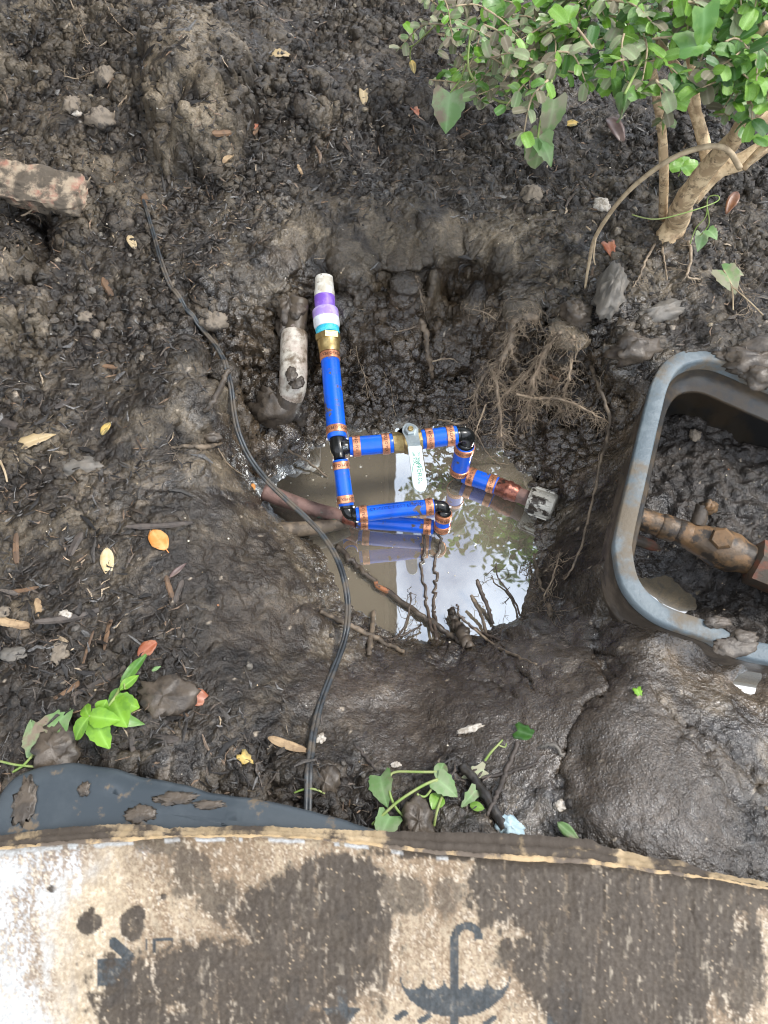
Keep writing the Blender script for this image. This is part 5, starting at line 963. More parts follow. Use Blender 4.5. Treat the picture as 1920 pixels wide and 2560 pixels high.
# deep foliage behind the nearer sprays
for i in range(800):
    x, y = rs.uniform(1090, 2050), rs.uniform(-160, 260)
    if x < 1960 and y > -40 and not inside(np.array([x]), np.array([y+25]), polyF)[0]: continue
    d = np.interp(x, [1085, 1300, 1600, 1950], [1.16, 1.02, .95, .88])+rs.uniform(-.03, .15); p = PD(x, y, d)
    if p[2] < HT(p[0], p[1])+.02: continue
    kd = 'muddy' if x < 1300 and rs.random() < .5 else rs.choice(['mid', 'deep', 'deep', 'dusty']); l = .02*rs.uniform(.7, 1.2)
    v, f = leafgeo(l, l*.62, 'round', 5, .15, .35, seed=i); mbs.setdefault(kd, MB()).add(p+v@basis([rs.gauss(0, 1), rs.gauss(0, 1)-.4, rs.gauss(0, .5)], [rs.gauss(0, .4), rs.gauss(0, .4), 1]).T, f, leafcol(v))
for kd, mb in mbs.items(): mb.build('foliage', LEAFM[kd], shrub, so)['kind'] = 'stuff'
# dead arching stem in front of the trunk
def stemthing(name, label, cat, stems, leaves, m, lm, seed=0, extra=None):
    """stems: list of (points, radii); leaves: (point, direction, up, length, width, kind, material)"""
    org = np.array(stems[0][0][0]); th = thing(name, label, cat, org)
    for pts, r in stems:
        path = cr(pts, 7); mb = MB(); mb.tube(path, np.interp(np.linspace(0, 1, len(path)), np.linspace(0, 1, len(r)), r), 7); mb.build('stem', m, th, org)
    for i, (p, d, u, l, w, kd, mm) in enumerate(leaves):
        v, f = leafgeo(l, w, kd, 9, .35, .35, seed=seed+i, teeth=.07 if kd == 'ovate' else .05 if kd == 'heart' else 0); mb = MB(); mb.add(np.asarray(p)+v@basis(d, u).T, f, leafcol(v)); mb.build('leaf', mm, th, org)
    return th
stemthing('dead_stem', 'dry arching bare stem bending down in front of the shrub trunk', 'stem', [([G(1461, 725, .004), PD(1472, 660, 1.06), PD(1490, 590, 1.01), PD(1560, 490, .94), PD(1660, 408, .88), PD(1750, 370, .86), PD(1815, 372, .86), PD(1850, 420, .88)], [.0018, .0026, .003, .0032, .0034, .0036, .0036, .004]), ([PD(1490, 590, 1.01), PD(1484, 640, 1.02), PD(1488, 662, 1.03)], [.0016, .0012, .0008]), ([PD(1476, 575, 1.01), PD(1466, 566, 1.0)], [.0014, .0008])], [], M['drystem'], None)
def pdv(a, b): return unit(np.asarray(b)-np.asarray(a))
# vine hanging through the shrub with wilted pointed leaves
V1 = [PD(1180, 60, .92), PD(1170, 150, .92), PD(1185, 200, .92), PD(1240, 250, .90), PD(1300, 258, .86)]
l1_ = PD(1125, 232, .95); l2_ = PD(1345, 345, .80); l3_ = PD(1385, 250, .76); l4_ = PD(1562, 235, .72)
vm, vd = LEAFM['vine'], LEAFM['dusty']
stemthing('vine', 'thin green vine looping through the shrub with drooping wilted leaves', 'vine', [(V1, [.0016, .0016, .0016, .0016, .0014]), ([PD(1180, 60, .92), PD(1290, 110, .88), PD(1380, 70, .82)], [.0012, .0014, .0014]), ([PD(1165, 160, .92), PD(1150, 200, .94), l1_], [.0012, .0011, .001]), ([PD(1640, 90, .76), PD(1600, 160, .74), l4_], [.0016, .0016, .0014]), ([PD(1380, 200, .78), PD(1352, 300, .79), l2_], [.0014, .0013, .0012])],
 [(l1_, pdv(l1_, PD(1115, 320, .97)), [-.1, -.5, .8], .050, .046, 'heart', vm), (l2_, pdv(l2_, PD(1345, 460, .86)), [0, -.6, .7], .052, .034, 'heart', vd), (l2_, pdv(l2_, PD(1290, 410, .84)), [-.4, -.4, .8], .036, .030, 'heart', vm), (l2_, pdv(l2_, PD(1395, 420, .82)), [.4, -.4, .8], .038, .032, 'heart', vm), (l3_, pdv(l3_, PD(1370, 350, .80)), [.1, -.6, .8], .046, .030, 'heart', vd), (l4_, pdv(l4_, PD(1560, 335, .78)), [.3, -.6, .7], .048, .024, 'lance', vm), (l4_, pdv(l4_, PD(1530, 300, .76)), [-.5, -.5, .7], .034, .020, 'lance', vm),
  (PD(1210, -10, .85), pdv(PD(1210, -10, .85), PD(1260, 60, .86)), [.1, -.3, 1], .036, .026, 'oval', LEAFM['mid']), (PD(1700, 120, .66), pdv(PD(1700, 120, .66), PD(1790, 100, .66)), [0, -.3, 1], .034, .030, 'heart', LEAFM['mid']), (PD(1760, 20, .64), pdv(PD(1760, 20, .64), PD(1760, 120, .66)), [0, -.3, 1], .034, .030, 'heart', LEAFM['mid'])], M['stem'], vm, 3)
# green tendril curling round the trunk foot
stemthing('tendril', 'green tendril looping round the foot of the shrub trunk', 'vine', [([PD(1580, 537, .98), PD(1640, 548, .96), PD(1720, 530, .95), PD(1790, 505, .95), PD(1795, 490, .95), PD(1770, 495, .96), PD(1765, 540, .98), PD(1740, 570, 1.0), PD(1725, 610, 1.02)], [.0009]*9), ([PD(1768, 520, .97), PD(1772, 560, 1.0), PD(1750, 590, 1.02)], [.0009]*3)],
 [(PD(1755, 585, 1.02), [-.2, -.8, -.3], [0, -.4, 1], .026, .020, 'heart', vm), (PD(1770, 575, 1.01), [.5, -.8, 0], [0, -.4, 1], .020, .018, 'heart', vm)], M['stem'], vm, 13)
lq = G(1795, 700, .02)
stemthing('wilted_sprig', 'wilted grey green leaf sprig on the bank at the right edge', 'plant', [([G(1830, 780, .004), G(1815, 740, .02), lq], [.0012]*3), ([G(1815, 740, .02), G(1860, 770, .015), G(1900, 800, .01)], [.001]*3)], [(lq, [.2, -.9, .0], [-.3, -.3, 1], .045, .035, 'heart', vd), (lq, [.8, -.3, .1], [0, -.3, 1], .032, .022, 'heart', vm)], M['drystem'], vm, 23)
# pale green weed at trunk foot
ws = G(1690, 455, .01)
stemthing('weed', 'small bright green weed behind the shrub trunk foot', 'plant', [([ws, ws+np.array([0, 0, .02])], [.001, .0008])], [(ws+np.array([0, 0, .02]), [math.cos(a), math.sin(a), .2], [0, -.3, 1], .026, .020, 'round', LEAFM['bright']) for a in (0, 1.3, 2.5, 3.6, 5.0)], M['stem'], vm, 33)
# lime green seedling at lower left
def GP(px, py, h): return G(px, py)+tocam(G(px, py))*h
s0 = GP(330, 1672, .003); s1 = GP(300, 1720, .012); s2 = GP(284, 1748, .03); s3 = GP(250, 1785, .04); s4 = GP(222, 1790, .045)
lime = LEAFM['lime']
def lf(a, b, l, w, kd, mm, up=(0, -.2, 1)): return (a, pdv(a, b), list(up), l, w, kd, mm)
stemthing('seedling', 'lime green toothed leaf seedling lying on the mulch at lower left', 'plant', [([s0, s1, s2, s3, s4], [.0018, .0018, .0016, .0013, .001]), ([s1, GP(308, 1700, .02), GP(312, 1722, .02)], [.0012, .001, .0008])],
 [lf(s2, GP(305, 1800, .03), .036, .031, 'ovate', lime), lf(s2, GP(335, 1765, .02), .030, .022, 'ovate', lime, (.3, -.2, 1)), lf(s4, GP(295, 1800, .04), .036, .022, 'ovate', lime), lf(s4+np.array([.004, 0, -.004]), GP(265, 1868, .03), .038, .026, 'ovate', lime), lf(s4, GP(192, 1832, .03), .034, .018, 'oval', lime, (-.3, -.2, 1)), lf(s3, GP(262, 1752, .05), .02, .018, 'oval', lime), lf(GP(300, 1725, .02), GP(340, 1690, .02), .026, .012, 'lance', lime),
  lf(s4, GP(210, 1765, .04), .02, .014, 'oval', lime), lf(s1, GP(343, 1658, .012), .052, .013, 'lance', LEAFM['mid']), lf(s3, GP(342, 1808, .015), .048, .016, 'lance', LEAFM['mid']), lf(s1, GP(285, 1738, .015), .022, .010, 'lance', LEAFM['mid'])], M['stem'], vm, 43)
ll = GP(100, 1870, .008)
stemthing('vine', 'grey green jagged ivy leaf on its stalk at the lower left edge', 'vine', [([GP(32, 1930, .003), GP(60, 1912, .008), GP(88, 1880, .01), ll], [.0014]*4), ([GP(0, 1903, .004), GP(40, 1912, .008), GP(88, 1917, .008)], [.0013]*3)], [(ll, pdv(ll, GP(150, 1795, .01)), [-.1, -.1, 1], .055, .040, 'heart', vm), (ll, pdv(ll, GP(75, 1815, .01)), [-.1, -.1, 1], .036, .030, 'heart', vm), (ll, pdv(ll, GP(160, 1840, .006)), [.1, -.1, 1], .036, .024, 'lobed', vm)], M['stem'], vm, 53)
ll = GP(-8, 1810, .008)
# vine piece at the bottom centre
w0 = GP(930, 2062, .004); w1 = GP(1000, 2000, .015); w2_ = GP(1055, 1965, .02); w3 = GP(1094, 1948, .02); w4 = GP(1092, 1930, .02)
stemthing('vine', 'green vine cutting with several small leaves in front of the carton edge', 'vine', [([w0, GP(965, 2030, .01), w1, w2_, w3], [.0016]*5), ([w4, GP(1050, 1930, .02), GP(990, 1930, .015), GP(974, 1945, .012), GP(975, 1985, .01), GP(990, 2020, .008), GP(1008, 2040, .005)], [.0015]*7), ([GP(1042, 1985, .015), GP(1065, 1990, .015), w3], [.0013]*3), ([GP(1085, 2065, .006), GP(1092, 2030, .012), GP(1105, 1990, .012)], [.0015]*3)],
 [(GP(950, 1940, .01), pdv(GP(950, 1940, .01), GP(962, 2005, .01)), [-.3, -.1, 1], .036, .028, 'heart', vm), (w3, pdv(w3, GP(1105, 1915, .02)), [-.2, -.2, 1], .026, .016, 'oval', vm), (w3, pdv(w3, GP(1130, 1978, .015)), [.2, -.1, 1], .028, .024, 'heart', vm), (GP(1100, 1985, .01), pdv(GP(1100, 1985, .01), GP(1085, 2015, .01)), [0, 0, 1], .020, .018, 'oval', LEAFM['bright']), (GP(1190, 1975, .01), pdv(GP(1190, 1975, .01), GP(1165, 2005, .008)), [.1, 0, 1], .026, .016, 'lobed', vm), (GP(1175, 2012, .008), pdv(GP(1175, 2012, .008), GP(1200, 2018, .006)), [0, 0, 1], .016, .010, 'oval', LEAFM['bright']), (GP(975, 2040, .008), pdv(GP(975, 2040, .008), GP(960, 2072, .006)), [0, 0, 1], .03, .026, 'heart', vm), (GP(1210, 1925, .004), pdv(GP(1210, 1925, .004), GP(1180, 1935, .004)), [0, 0, 1], .028, .018, 'lobed', vd)], M['stem'], vm, 63)
stemthing('grass_blade', 'green grass blade lying under the black cable near the lid', 'grass', [([GP(735, 1982, .003), GP(765, 1972, .004), GP(790, 1974, .004), GP(812, 1984, .003)], [.0010, .0012, .0012, .0008])], [], M['stem'], None)
stemthing('stem', 'pale green curved stem at the mud edge above the black stick', 'stem', [([GP(1212, 1902, .004), GP(1228, 1880, .008), GP(1245, 1862, .01), GP(1256, 1850, .008)], [.0016, .0015, .0013, .001]), ([GP(1245, 1862, .01), GP(1262, 1868, .006), GP(1266, 1858, .006)], [.001, .0008, .0006])], [], M['stem'], None)
stemthing('stalk', 'pale yellow leaf stalk at the left edge', 'stem', [([GP(0, 1152, .004), GP(12, 1180, .006), GP(18, 1205, .005)], [.0018, .0015, .0013])], [], M['drystem'], None)
sb0 = GP(985, 122, .02)
stemthing('sprig', 'thin olive sprig reaching left from the shrub over the mulch', 'plant', [([PD(1090, 62, 1.12), PD(1060, 90, 1.16), PD(1030, 115, 1.2), PD(985, 122, 1.24)], [.0014, .0013, .0012, .001]), ([PD(1030, 115, 1.2), PD(1025, 140, 1.22), PD(1030, 165, 1.24)], [.001]*3)], [(PD(1045, 100, 1.18), [-.6, .5, .3], [0, -.4, 1], .028, .010, 'lance', LEAFM['dusty']), (PD(1050, 98, 1.18), [.3, .6, .4], [0, -.4, 1], .028, .010, 'lance', LEAFM['dusty']), (PD(1028, 150, 1.23), [.2, -.9, -.2], [0, -.4, 1], .026, .012, 'oval', LEAFM['yellow'])], M['stem'], vm, 73)
# ------------------------------------------------------------------ stones, bricks, chips
def stone(name, px, py, r, sq, m, label, cat='stone', seed=1, sink=.3, rot=0, group=None):
    c_ = G(px, py); c_ = c_+np.array([0, 0, r*sq[2]*(.8-2*sink)]); mb = MB(); lump_mesh(mb, (0, 0, 0), r, sq, seed, crag=1.3 if name == 'clod' else 1.1); v = mb.v[0]; a = math.radians(-rot)
    Rm = np.array([[math.cos(a), -math.sin(a), 0], [math.sin(a), math.cos(a), 0], [0, 0, 1]]); mb.v[0] = v@Rm.T+c_
    return mb.solo(name, m, label, cat, group)
bp_ = []
c_ = G(105, 490, .012); mb = MB(); fr_ = np.array(Matrix.Rotation(math.radians(-17), 3, 'Z')@Matrix.Rotation(math.radians(28), 3, 'X'))
rb = np.random.default_rng(4); nx_, ny_, nz_ = 14, 6, 5; vs = []
def brickpt(a, b, c2):
    p = np.array([a*.088, b*.031, c2*.026]); p *= 1+.06*perlin(np.array([a*2.1+c2]), np.array([b*2.3-c2]), 3)[0]; p[1] += .006*perlin(np.array([a*3.]), np.array([c2*2.]), 5)[0]
    k = .006*perlin(np.array([a*6.]), np.array([b*6.+c2*4]), 8)[0]; p += k*np.sign([a, b, c2])*.6; return c_+fr_@p
mbb = MB()
for face in range(6):
    n_ = 16; gv = []
    for i in range(n_+1):
        for j in range(n_+1):
            u, v = 2*i/n_-1, 2*j/n_-1; q = [(u, v, 1), (u, v, -1), (u, 1, v), (u, -1, v), (1, u, v), (-1, u, v)][face]
            q = np.array(q); q = q*(1-.08*(np.abs(q) > .9).sum()/3*(np.abs(q).sum()-1)/2); gv.append(brickpt(*q))
    mbb.add(gv, [(i*(n_+1)+j, (i+1)*(n_+1)+j, (i+1)*(n_+1)+j+1, i*(n_+1)+j+1) for i in range(n_) for j in range(n_)])
mbb.solo('brick', M['brick'], 'broken red brick crusted with mortar sticking out of the bank at the far left', 'brick', smooth=True)
stone('stone', 1522, 735, .034, (.62, 1.5, .7), M['greystone'], 'long grey cobble stone on the bank below the shrub', seed=3, rot=20, sink=.25)
stone('root_stub', 1650, 790, .030, (1.5, .62, .6), M['greystone'], 'smooth grey brown root stub with a reddish end right of the long cobble', 'root', seed=5, rot=-18, sink=.3)
stone('stone', 1273, 2066, .0125, (1.15, .8, .55), M['foam'], 'pale blue chalky lump lying at the back edge of the carton', seed=6, sink=.1, rot=15)
stone('stone', 152, 1631, .011, (.9, 1.3, .5), M['stone'], 'pinkish pebble in the mulch left of the rusty leaf', seed=7)
stone('stone', 34, 1636, .011, (1.5, .8, .5), M['greystone'], 'grey pebble in the mulch at the left edge', seed=8)
stone('stone', 164, 1538, .006, (1.3, 1, .5), M['shell'], 'small white chip of stone on the left mulch', seed=9, sink=.1)
stone('stone', 5, 1535, .010, (1.2, .9, .5), M['stone'], 'reddish brown pebble at the left edge', seed=10)
stone('stone', 182, 270, .017, (.9, 1.2, .7), M['stone'], 'tan stone standing in the clods at upper left', seed=11)
stone('stone', 250, 300, .021, (1.2, .8, .7), M['stone'], 'pale lump of stone left of the big grey clod', seed=12)
stone('stone', 265, 195, .021, (.8, 1.2, .7), M['stone'], 'buff knobbly stone under the wavy pale root', seed=13)
stone('stone', 190, 283, .011, (1, 1, .7), M['shell'], 'small whitish stone between the tan stone and the pale lump', seed=14)
stone('stone', 245, 838, .008, (1, 1, .8), M['stone'], 'round orange tan pebble on the left slope', seed=15)
stone('stone', 212, 795, .009, (1.3, .9, .8), M['stone'], 'pair shaped buff pebble on the left slope', seed=16)
stone('stone', 358, 893, .007, (.8, 1.2, .8), M['stone'], 'small cream pebble left of the cable bend', seed=17)
stone('stone', 535, 805, .020, (1.1, .9, .7), M['stone'], 'tan clay lump stuck on the cable where it bends into the pit', 'clod', seed=18)
stone('stone', 1505, 515, .014, (1, 1, .6), M['shell'], 'pale cracked stone left of the shrub trunk foot', seed=19)
stone('stone', 520, 1095, .012, (1.5, .9, .6), M['mud'], 'brownish stone at the left rim of the pit', seed=20)
stone('stone', 200, 1165, .022, (1.5, .8, .35), M['greystone'], 'flat grey stone bedded in the left soil below the cream leaf', seed=21, sink=.4)
stone('clod', 415, 1745, .027, (1.1, .9, .45), M['mud'], 'rounded mud clod right of the seedling', 'clod', seed=22, sink=.3)
stone('clod', 145, 1875, .024, (1, 1.2, .6), M['mud'], 'brown clod behind the grey green ivy leaf', 'clod', seed=23)
stone('clod', 1045, 2055, .020, (.85, 1.2, .7), M['mud'], 'clay clod among the vine stems by the carton', 'clod', seed=24)
stone('clod', 815, 1960, .016, (.9, 1.2, .6), M['mud'], 'grey clod right of the cable near the lid', 'clod', seed=25)
stone('clod', 1330, 490, .017, (1, 1.2, .7), M['stone'], 'crumbly buff clod on the slope left of the dead stem', 'clod', seed=26)
stone('clod', 1580, 880, .026, (1.3, .9, .8), M['mud'], 'knobbly clay clod beside the far rim of the valve box', 'clod', seed=27)
stone('clod', 1440, 790, .022, (1, 1.1, .9), M['mud'], 'clay clod hanging over the root tangle', 'clod', seed=28)
stone('clod', 1735, 1090, .009, (1, 1.2, .7), M['stone'], 'tan pebble on the dark soil inside the valve box', 'stone', seed=29, sink=.2)
stone('stone', 800, 1850, .0055, (1, 1.4, .5), M['shell'], 'white shell like chip right of the cable', seed=30, sink=.1, rot=30)
stone('stone', 1177, 1823, .0075, (2.0, .6, .4), M['shell'], 'white twisted flake on the smooth mud below the puddle', seed=31, sink=.1, rot=-15)
stone('stone', 990, 1912, .0042, (1.4, .9, .5), M['shell'], 'tiny white flake above the vine cutting', seed=32, sink=.1)
stone('stone', 1400, 2015, .0060, (1.2, 1, .5), M['shell'], 'white fleck at the foot of the smooth mound', seed=33, sink=.1)
def chip(px, py, l, w, ang, m, label, name='wood_chip', cat='wood chip', seed=0, bend=.025):
    rnd = random.Random(seed); c_ = G(px, py, w*.12); nrm = GN(c_[0], c_[1], .012); a = math.radians(ang); d = unit(RT*math.cos(a)-np.array([0, 1, 0])*math.sin(a)); d = unit(d-nrm*(d@nrm)); s_ = np.cross(nrm, d)
    n = 9; mb = MB(); vs = []; fs = []
    for i in range(n+1):
        t = i/n*2-1; k = (1-abs(t)**6*.55)*(1+rnd.uniform(-.15, .15)); b_ = bend*l*t*t*rnd.choice((1, 1))
        for a_ in range(6):
            q = a_*math.pi/3; vs.append(c_+d*(t*l/2+rnd.uniform(-.02, .02)*l)+s_*(math.cos(q)*w/2*k+b_)+nrm*(math.sin(q)*w*.3*k))
    for i in range(n):
        for j in range(6): fs.append((i*6+j, i*6+(j+1) % 6, (i+1)*6+(j+1) % 6, (i+1)*6+j))
    fs += [(5, 4, 3, 2, 1, 0), tuple(n*6+j for j in range(6))]; mb.add(vs, fs); return mb.solo(name, m, label, cat, auto=35)
cp_, cd, cc = M['chippale'], M['chipdark'], M['chip']
chip(97, 1522, .030, .009, 62, cp_, 'tan splinter of wood on the left mulch', seed=1)
chip(34, 1560, .040, .010, 10, cp_, 'grey tan wood sliver at the left edge', seed=2)
chip(190, 1542, .090, .010, -20, cd, 'long dark bark strip on the left mulch', seed=3, bend=.05)
chip(270, 1577, .055, .006, 82, cc, 'brown upright twig chip left of the rusty leaf', seed=4)
chip(217, 1628, .050, .004, 98, cc, 'thin brown splinter right of the pinkish pebble', seed=5)
chip(262, 1698, .075, .008, -38, cd, 'dark stick with a pale broken end above the seedling', seed=6)
chip(180, 1720, .050, .007, -50, cc, 'frayed brown splinter left of the seedling', seed=7)
chip(718, 1862, .046, .011, 18, cp_, 'pale torn wood strip just left of the cable', seed=8)
chip(40, 1372, .042, .009, 78, cc, 'brown splinter at the left edge beside the straw coloured leaf', seed=9)
chip(188, 1362, .034, .012, 105, cd, 'short dark chip left of the straw coloured leaf', seed=10)
chip(400, 1315, .085, .008, -12, cd, 'dark stick just above the orange leaf', seed=11)
chip(60, 1476, .036, .006, -8, cc, 'reddish brown splinter lying flat at the left edge', seed=12)
chip(425, 1475, .040, .007, 65, cc, 'brown splinter below the orange leaf', seed=13)
chip(445, 1480, .034, .008, 100, cd, 'grey splinter crossing below the orange leaf', seed=14)
chip(160, 1010, .030, .009, -55, cd, 'blue black charred chip on the left soil', seed=15)
chip(25, 1062, .034, .013, 20, cd, 'dark flat chip at the left edge above the cream leaf', seed=16)
chip(232, 728, .046, .011, 28, M['greystone'], 'grey wood sliver on the left slope', seed=17)
chip(268, 720, .036, .011, 60, cc, 'reddish brown bark piece on the left slope', seed=18)
chip(362, 505, .028, .012, 85, cc, 'pinkish brown bark piece at the end of the cable', seed=19)
chip(280, 918, .042, .008, 2, cc, 'brown splinter left of the cable bend', seed=20)
chip(555, 165+170, .038, .011, -25, cc, 'reddish bark piece under the top leaf scrap', seed=21)
chip(640, 330, .032, .007, -55, cc, 'red brown chip beside the reddish leaf flake', seed=22)
chip(438, 1775, .034, .006, 25, cc, 'slim brown splinter below the curled rusty leaf', seed=23)
chip(330, 1850, .060, .007, 80, cd, 'dark stick below the seedling', seed=24)
chip(415, 1847, .030, .010, 5, cd, 'grey flat chip above the black lid', seed=25)
chip(800, 1775, .040, .004, 85, cd, 'thin grey splinter right of the cable on the mud', seed=26)
chip(570, 395, .026, .010, 110, cp_, 'pale pointed wood chip on the upper mulch', seed=27)
chip(750, 425, .022, .007, 60, cp_, 'curled pale chip in the middle of the upper mulch', seed=28)
chip(1530, 800-110, .02, .01, 40, cp_, 'orange tan fresh wood scrap on the long cobble', seed=29)
chip(1385, 945, .02, .008, 30, cc, 'rust coloured bark bit behind the root tangle', seed=30)
# ------------------------------------------------------------------ mulch shreds, crumbs, grit: ground cover
def cover(name, n, make, m, dens, label=None, region=((-.90, .90), (.0, 1.75))):
    r = np.random.default_rng(hash(name) % 1000 if False else len(name)*7+n % 97); out_v = []; out_f = []; out_c = []; off = 0
    k = n*4; x = r.uniform(*region[0], k); y = r.uniform(*region[1], k)
    i = np.clip(np.searchsorted(xs, x), 0, len(xs)-1); j = np.clip(np.searchsorted(ys, y), 0, len(ys)-1)
    dmap = dens.reshape(shp)[j, i]; keep = np.nonzero(r.random(k) < dmap)[0][:n]; x, y, i, j = x[keep], y[keep], i[keep], j[keep]
    x, y = Xd.reshape(shp)[j, i], Yd.reshape(shp)[j, i]; z = Zg[j, i]; gxx, gyy = gxv[j, i]*.8, gyv[j, i]*.8
    N_ = np.c_[-gxx, -gyy, np.ones(len(x))]; N_ += r.normal(0, .28, N_.shape); N_ /= np.linalg.norm(N_, axis=1)[:, None]
    a = r.uniform(0, 2*math.pi, len(x)); d = np.c_[np.cos(a), np.sin(a), np.zeros(len(x))]; d -= N_*(d*N_).sum(1)[:, None]; d /= np.linalg.norm(d, axis=1)[:, None]
    V, F, Cc_ = make(r, np.c_[x, y, z], d, np.cross(N_, d), N_)
    me = bpy.data.meshes.new(name); nv = len(V); me.vertices.add(nv); me.vertices.foreach_set('co', V.astype(np.float32).ravel()); me.loops.add(F.size); me.loops.foreach_set('vertex_index', F.astype(np.int32).ravel())
    me.polygons.add(len(F)); me.polygons.foreach_set('loop_start', np.arange(0, F.size, 4, dtype=np.int32)); me.update(calc_edges=True)
    at = me.color_attributes.new('Col', 'FLOAT_COLOR', 'POINT'); at.data.foreach_set('color', np.c_[Cc_, np.ones(nv)].astype(np.float32).ravel()); me.materials.append(m)
    o = bpy.data.objects.new(name, me); COL.objects.link(o); o['kind'] = 'stuff'; return o
def shred(lo, hi, wlo, whi, pal, pw, lift=.0012):
    def mk(r, p, d, s, n):
        N = len(p); l = r.uniform(lo, hi, N)*r.uniform(.5, 1, N); w = r.uniform(wlo, whi, N); bend = r.normal(0, .12, N)*l
        ci = r.choice(len(pal), N, p=pw); c = np.array(pal)[ci]*r.uniform(.6, 1.35, (N, 1)); V = []
        for t, k in ((-1, .35), (0, 1), (1, .3)):
            for e, h in ((-1, -.25), (0, .55), (1, -.25)):
                V.append(p+d*(t*l/2)[:, None]+s*(e*w*k/2+bend*(t*t-.5))[:, None]+n*(h*w*k*.9+lift+.3*w)[:, None])
        V = np.stack(V, 1); F = []
        for a in range(2):
            for b in range(2): F.append((a*3+b, (a+1)*3+b, (a+1)*3+b+1, a*3+b+1))
        F.append((0, 3, 5, 2)); F.append((3, 6, 8, 5))
        F = (np.array(F)[None]+(np.arange(N)*9)[:, None, None]).reshape(-1, 4); return V.reshape(-1, 3), F, np.repeat(c, 9, 0)
    return mk
def crumb(lo, hi, pal, pw, sink=.3):
    ang = np.arange(6)*math.pi/3
    def mk(r, p, d, s, n):
        N = len(p); R = lo+(hi-lo)*r.random(N)**3; ci = r.choice(len(pal), N, p=pw); c = np.array(pal)[ci]*r.uniform(.6, 1.35, (N, 1)); V = []
        for (h, rr) in ((-.6, .75), (.05, 1.0), (.55, .72), (.80, .25)):
            for a in ang:
                q = R*rr*r.uniform(.75, 1.2, N); V.append(p+d*(np.cos(a)*q)[:, None]+s*(np.sin(a)*q*.85)[:, None]+n*((h*.75+.4-sink)*R)[:, None])
        V = np.stack(V, 1); F = []
        for a in range(3):
            for b in range(6): F.append((a*6+b, a*6+(b+1) % 6, (a+1)*6+(b+1) % 6, (a+1)*6+b))
        F.append((18, 19, 20, 21)); F.append((18, 21, 22, 23))
        F = (np.array(F)[None]+(np.arange(N)*24)[:, None, None]).reshape(-1, 4); return V.reshape(-1, 3), F, np.repeat(c, 24, 0)
    return mk
covm = mat('mulch', (1, 1, 1), ((.6, .6, .6), (1.25, 1.25, 1.25)), 300, .5, attr=True, bump=.4, bsc=500)
covw = mat('crumb_soil', (1, 1, 1), ((.55, .55, .55), (1.3, 1.3, 1.3)), 260, .5, attr=True, bump=.8, bsc=380)
pxv, pyv = 960+FPX*Xf/(Yf*math.sin(TH)-(Z-HC)*math.cos(TH)+1e-9), 1280-FPX*(Yf*math.cos(TH)+(Z-HC)*math.sin(TH))/(Yf*math.sin(TH)-(Z-HC)*math.cos(TH)+1e-9)
dry = (Z > -.06)*(1-inb)
mul_d = np.clip((rough-.45)/.4, 0, 1)*dry*sst(2150, 2080, pyv)
left = sst(760, 560, pxv)*sst(900, 1300, pyv)
upper = sst(760, 620, pyv)*sst(240, 420, pyv)*sst(250, 450, pxv)*sst(1500, 1250, pxv)
mfld = np.clip(.38+.6*left+.65*upper, 0, 1)*mul_d*(.30+.70*sst(-.2, .3, fbm(Xf, Yf, 8, 3, 130)))*np.clip(pm+.1, 0, 1)
darks = [(.020, .017, .015), (.040, .033, .027), (.080, .062, .048), (.17, .115, .075), (.32, .25, .17), (.13, .125, .12)]
cover('mulch_shreds', 36000, shred(.007, .028, .0009, .0034, darks, [.40, .27, .15, .06, .02, .10]), covm, mfld)
cover('fine_fibres', 9000, shred(.008, .020, .0004, .0009, [(.05, .042, .034), (.12, .09, .06), (.22, .17, .11), (.025, .02, .018)], [.4, .25, .10, .25], .0018), covm, np.clip(mul_d+.25*(Z > WZ)*(rough > .5)*(1-inb), 0, 1)*sst(2150, 2080, pyv))
cover('mulch_chips', 1500, shred(.018, .042, .0035, .0075, darks, [.42, .28, .14, .07, .02, .07], .002), covm, np.clip(.2+left+.5*upper, 0, 1)*mul_d*.6)
cover('soil_crumbs', 3500, crumb(.0010, .0070, [(.026, .022, .019), (.060, .053, .045), (.12, .108, .09), (.17, .14, .095)], [.46, .32, .17, .05]), covw, np.clip((rough-.4)*1.6, 0, 1)*(Z > WZ+.01)*(1-inb*.5)*sst(2150, 2080, pyv)*(.25+.75*sst(-.1, .35, fbm(Xf, Yf, 12, 3, 140))))
cover('grit', 1400, crumb(.0006, .0022, [(.50, .45, .36), (.36, .28, .18), (.65, .62, .56), (.30, .14, .07)], [.4, .35, .15, .1], .1), covw, np.clip(.25+rough, 0, 1)*(Z > WZ+.004)*.6)
# foam specks and bubbles drifting on the puddle
def flake(lo, hi):
    def mk(r, p, d, s, n):
        N = len(p); R = lo+(hi-lo)*r.random(N)**4; V = []
        p = p.copy(); p[:, 2] = WZ+.0003
        for h, rr in ((0, 1.), (.0006, .6)):
            for a in range(6): V.append(p+np.c_[np.cos(a*math.pi/3)*R*rr*r.uniform(.6, 1.2, N), np.sin(a*math.pi/3)*R*rr*r.uniform(.6, 1.2, N), np.full(N, h)])
        V = np.stack(V, 1); F = [(b, (b+1) % 6, 6+(b+1) % 6, 6+b) for b in range(6)]+[(6, 7, 8, 9), (6, 9, 10, 11)]
        F = (np.array(F)[None]+(np.arange(N)*12)[:, None, None]).reshape(-1, 4); return V.reshape(-1, 3), F, np.repeat(np.array([[.42, .38, .30], [.6, .58, .52], [.10, .08, .05]])[r.choice(3, N, p=[.5, .25, .25])], 12, 0)
    return mk
cover('foam_specks', 420, flake(.0005, .0026), covm, (Z < WZ-.004)*(.15+.85*sst(0, .4, fbm(Xf, Yf, 16, 3, 150)))*(1-inb), region=((-.3, .4), (.2, .8)))
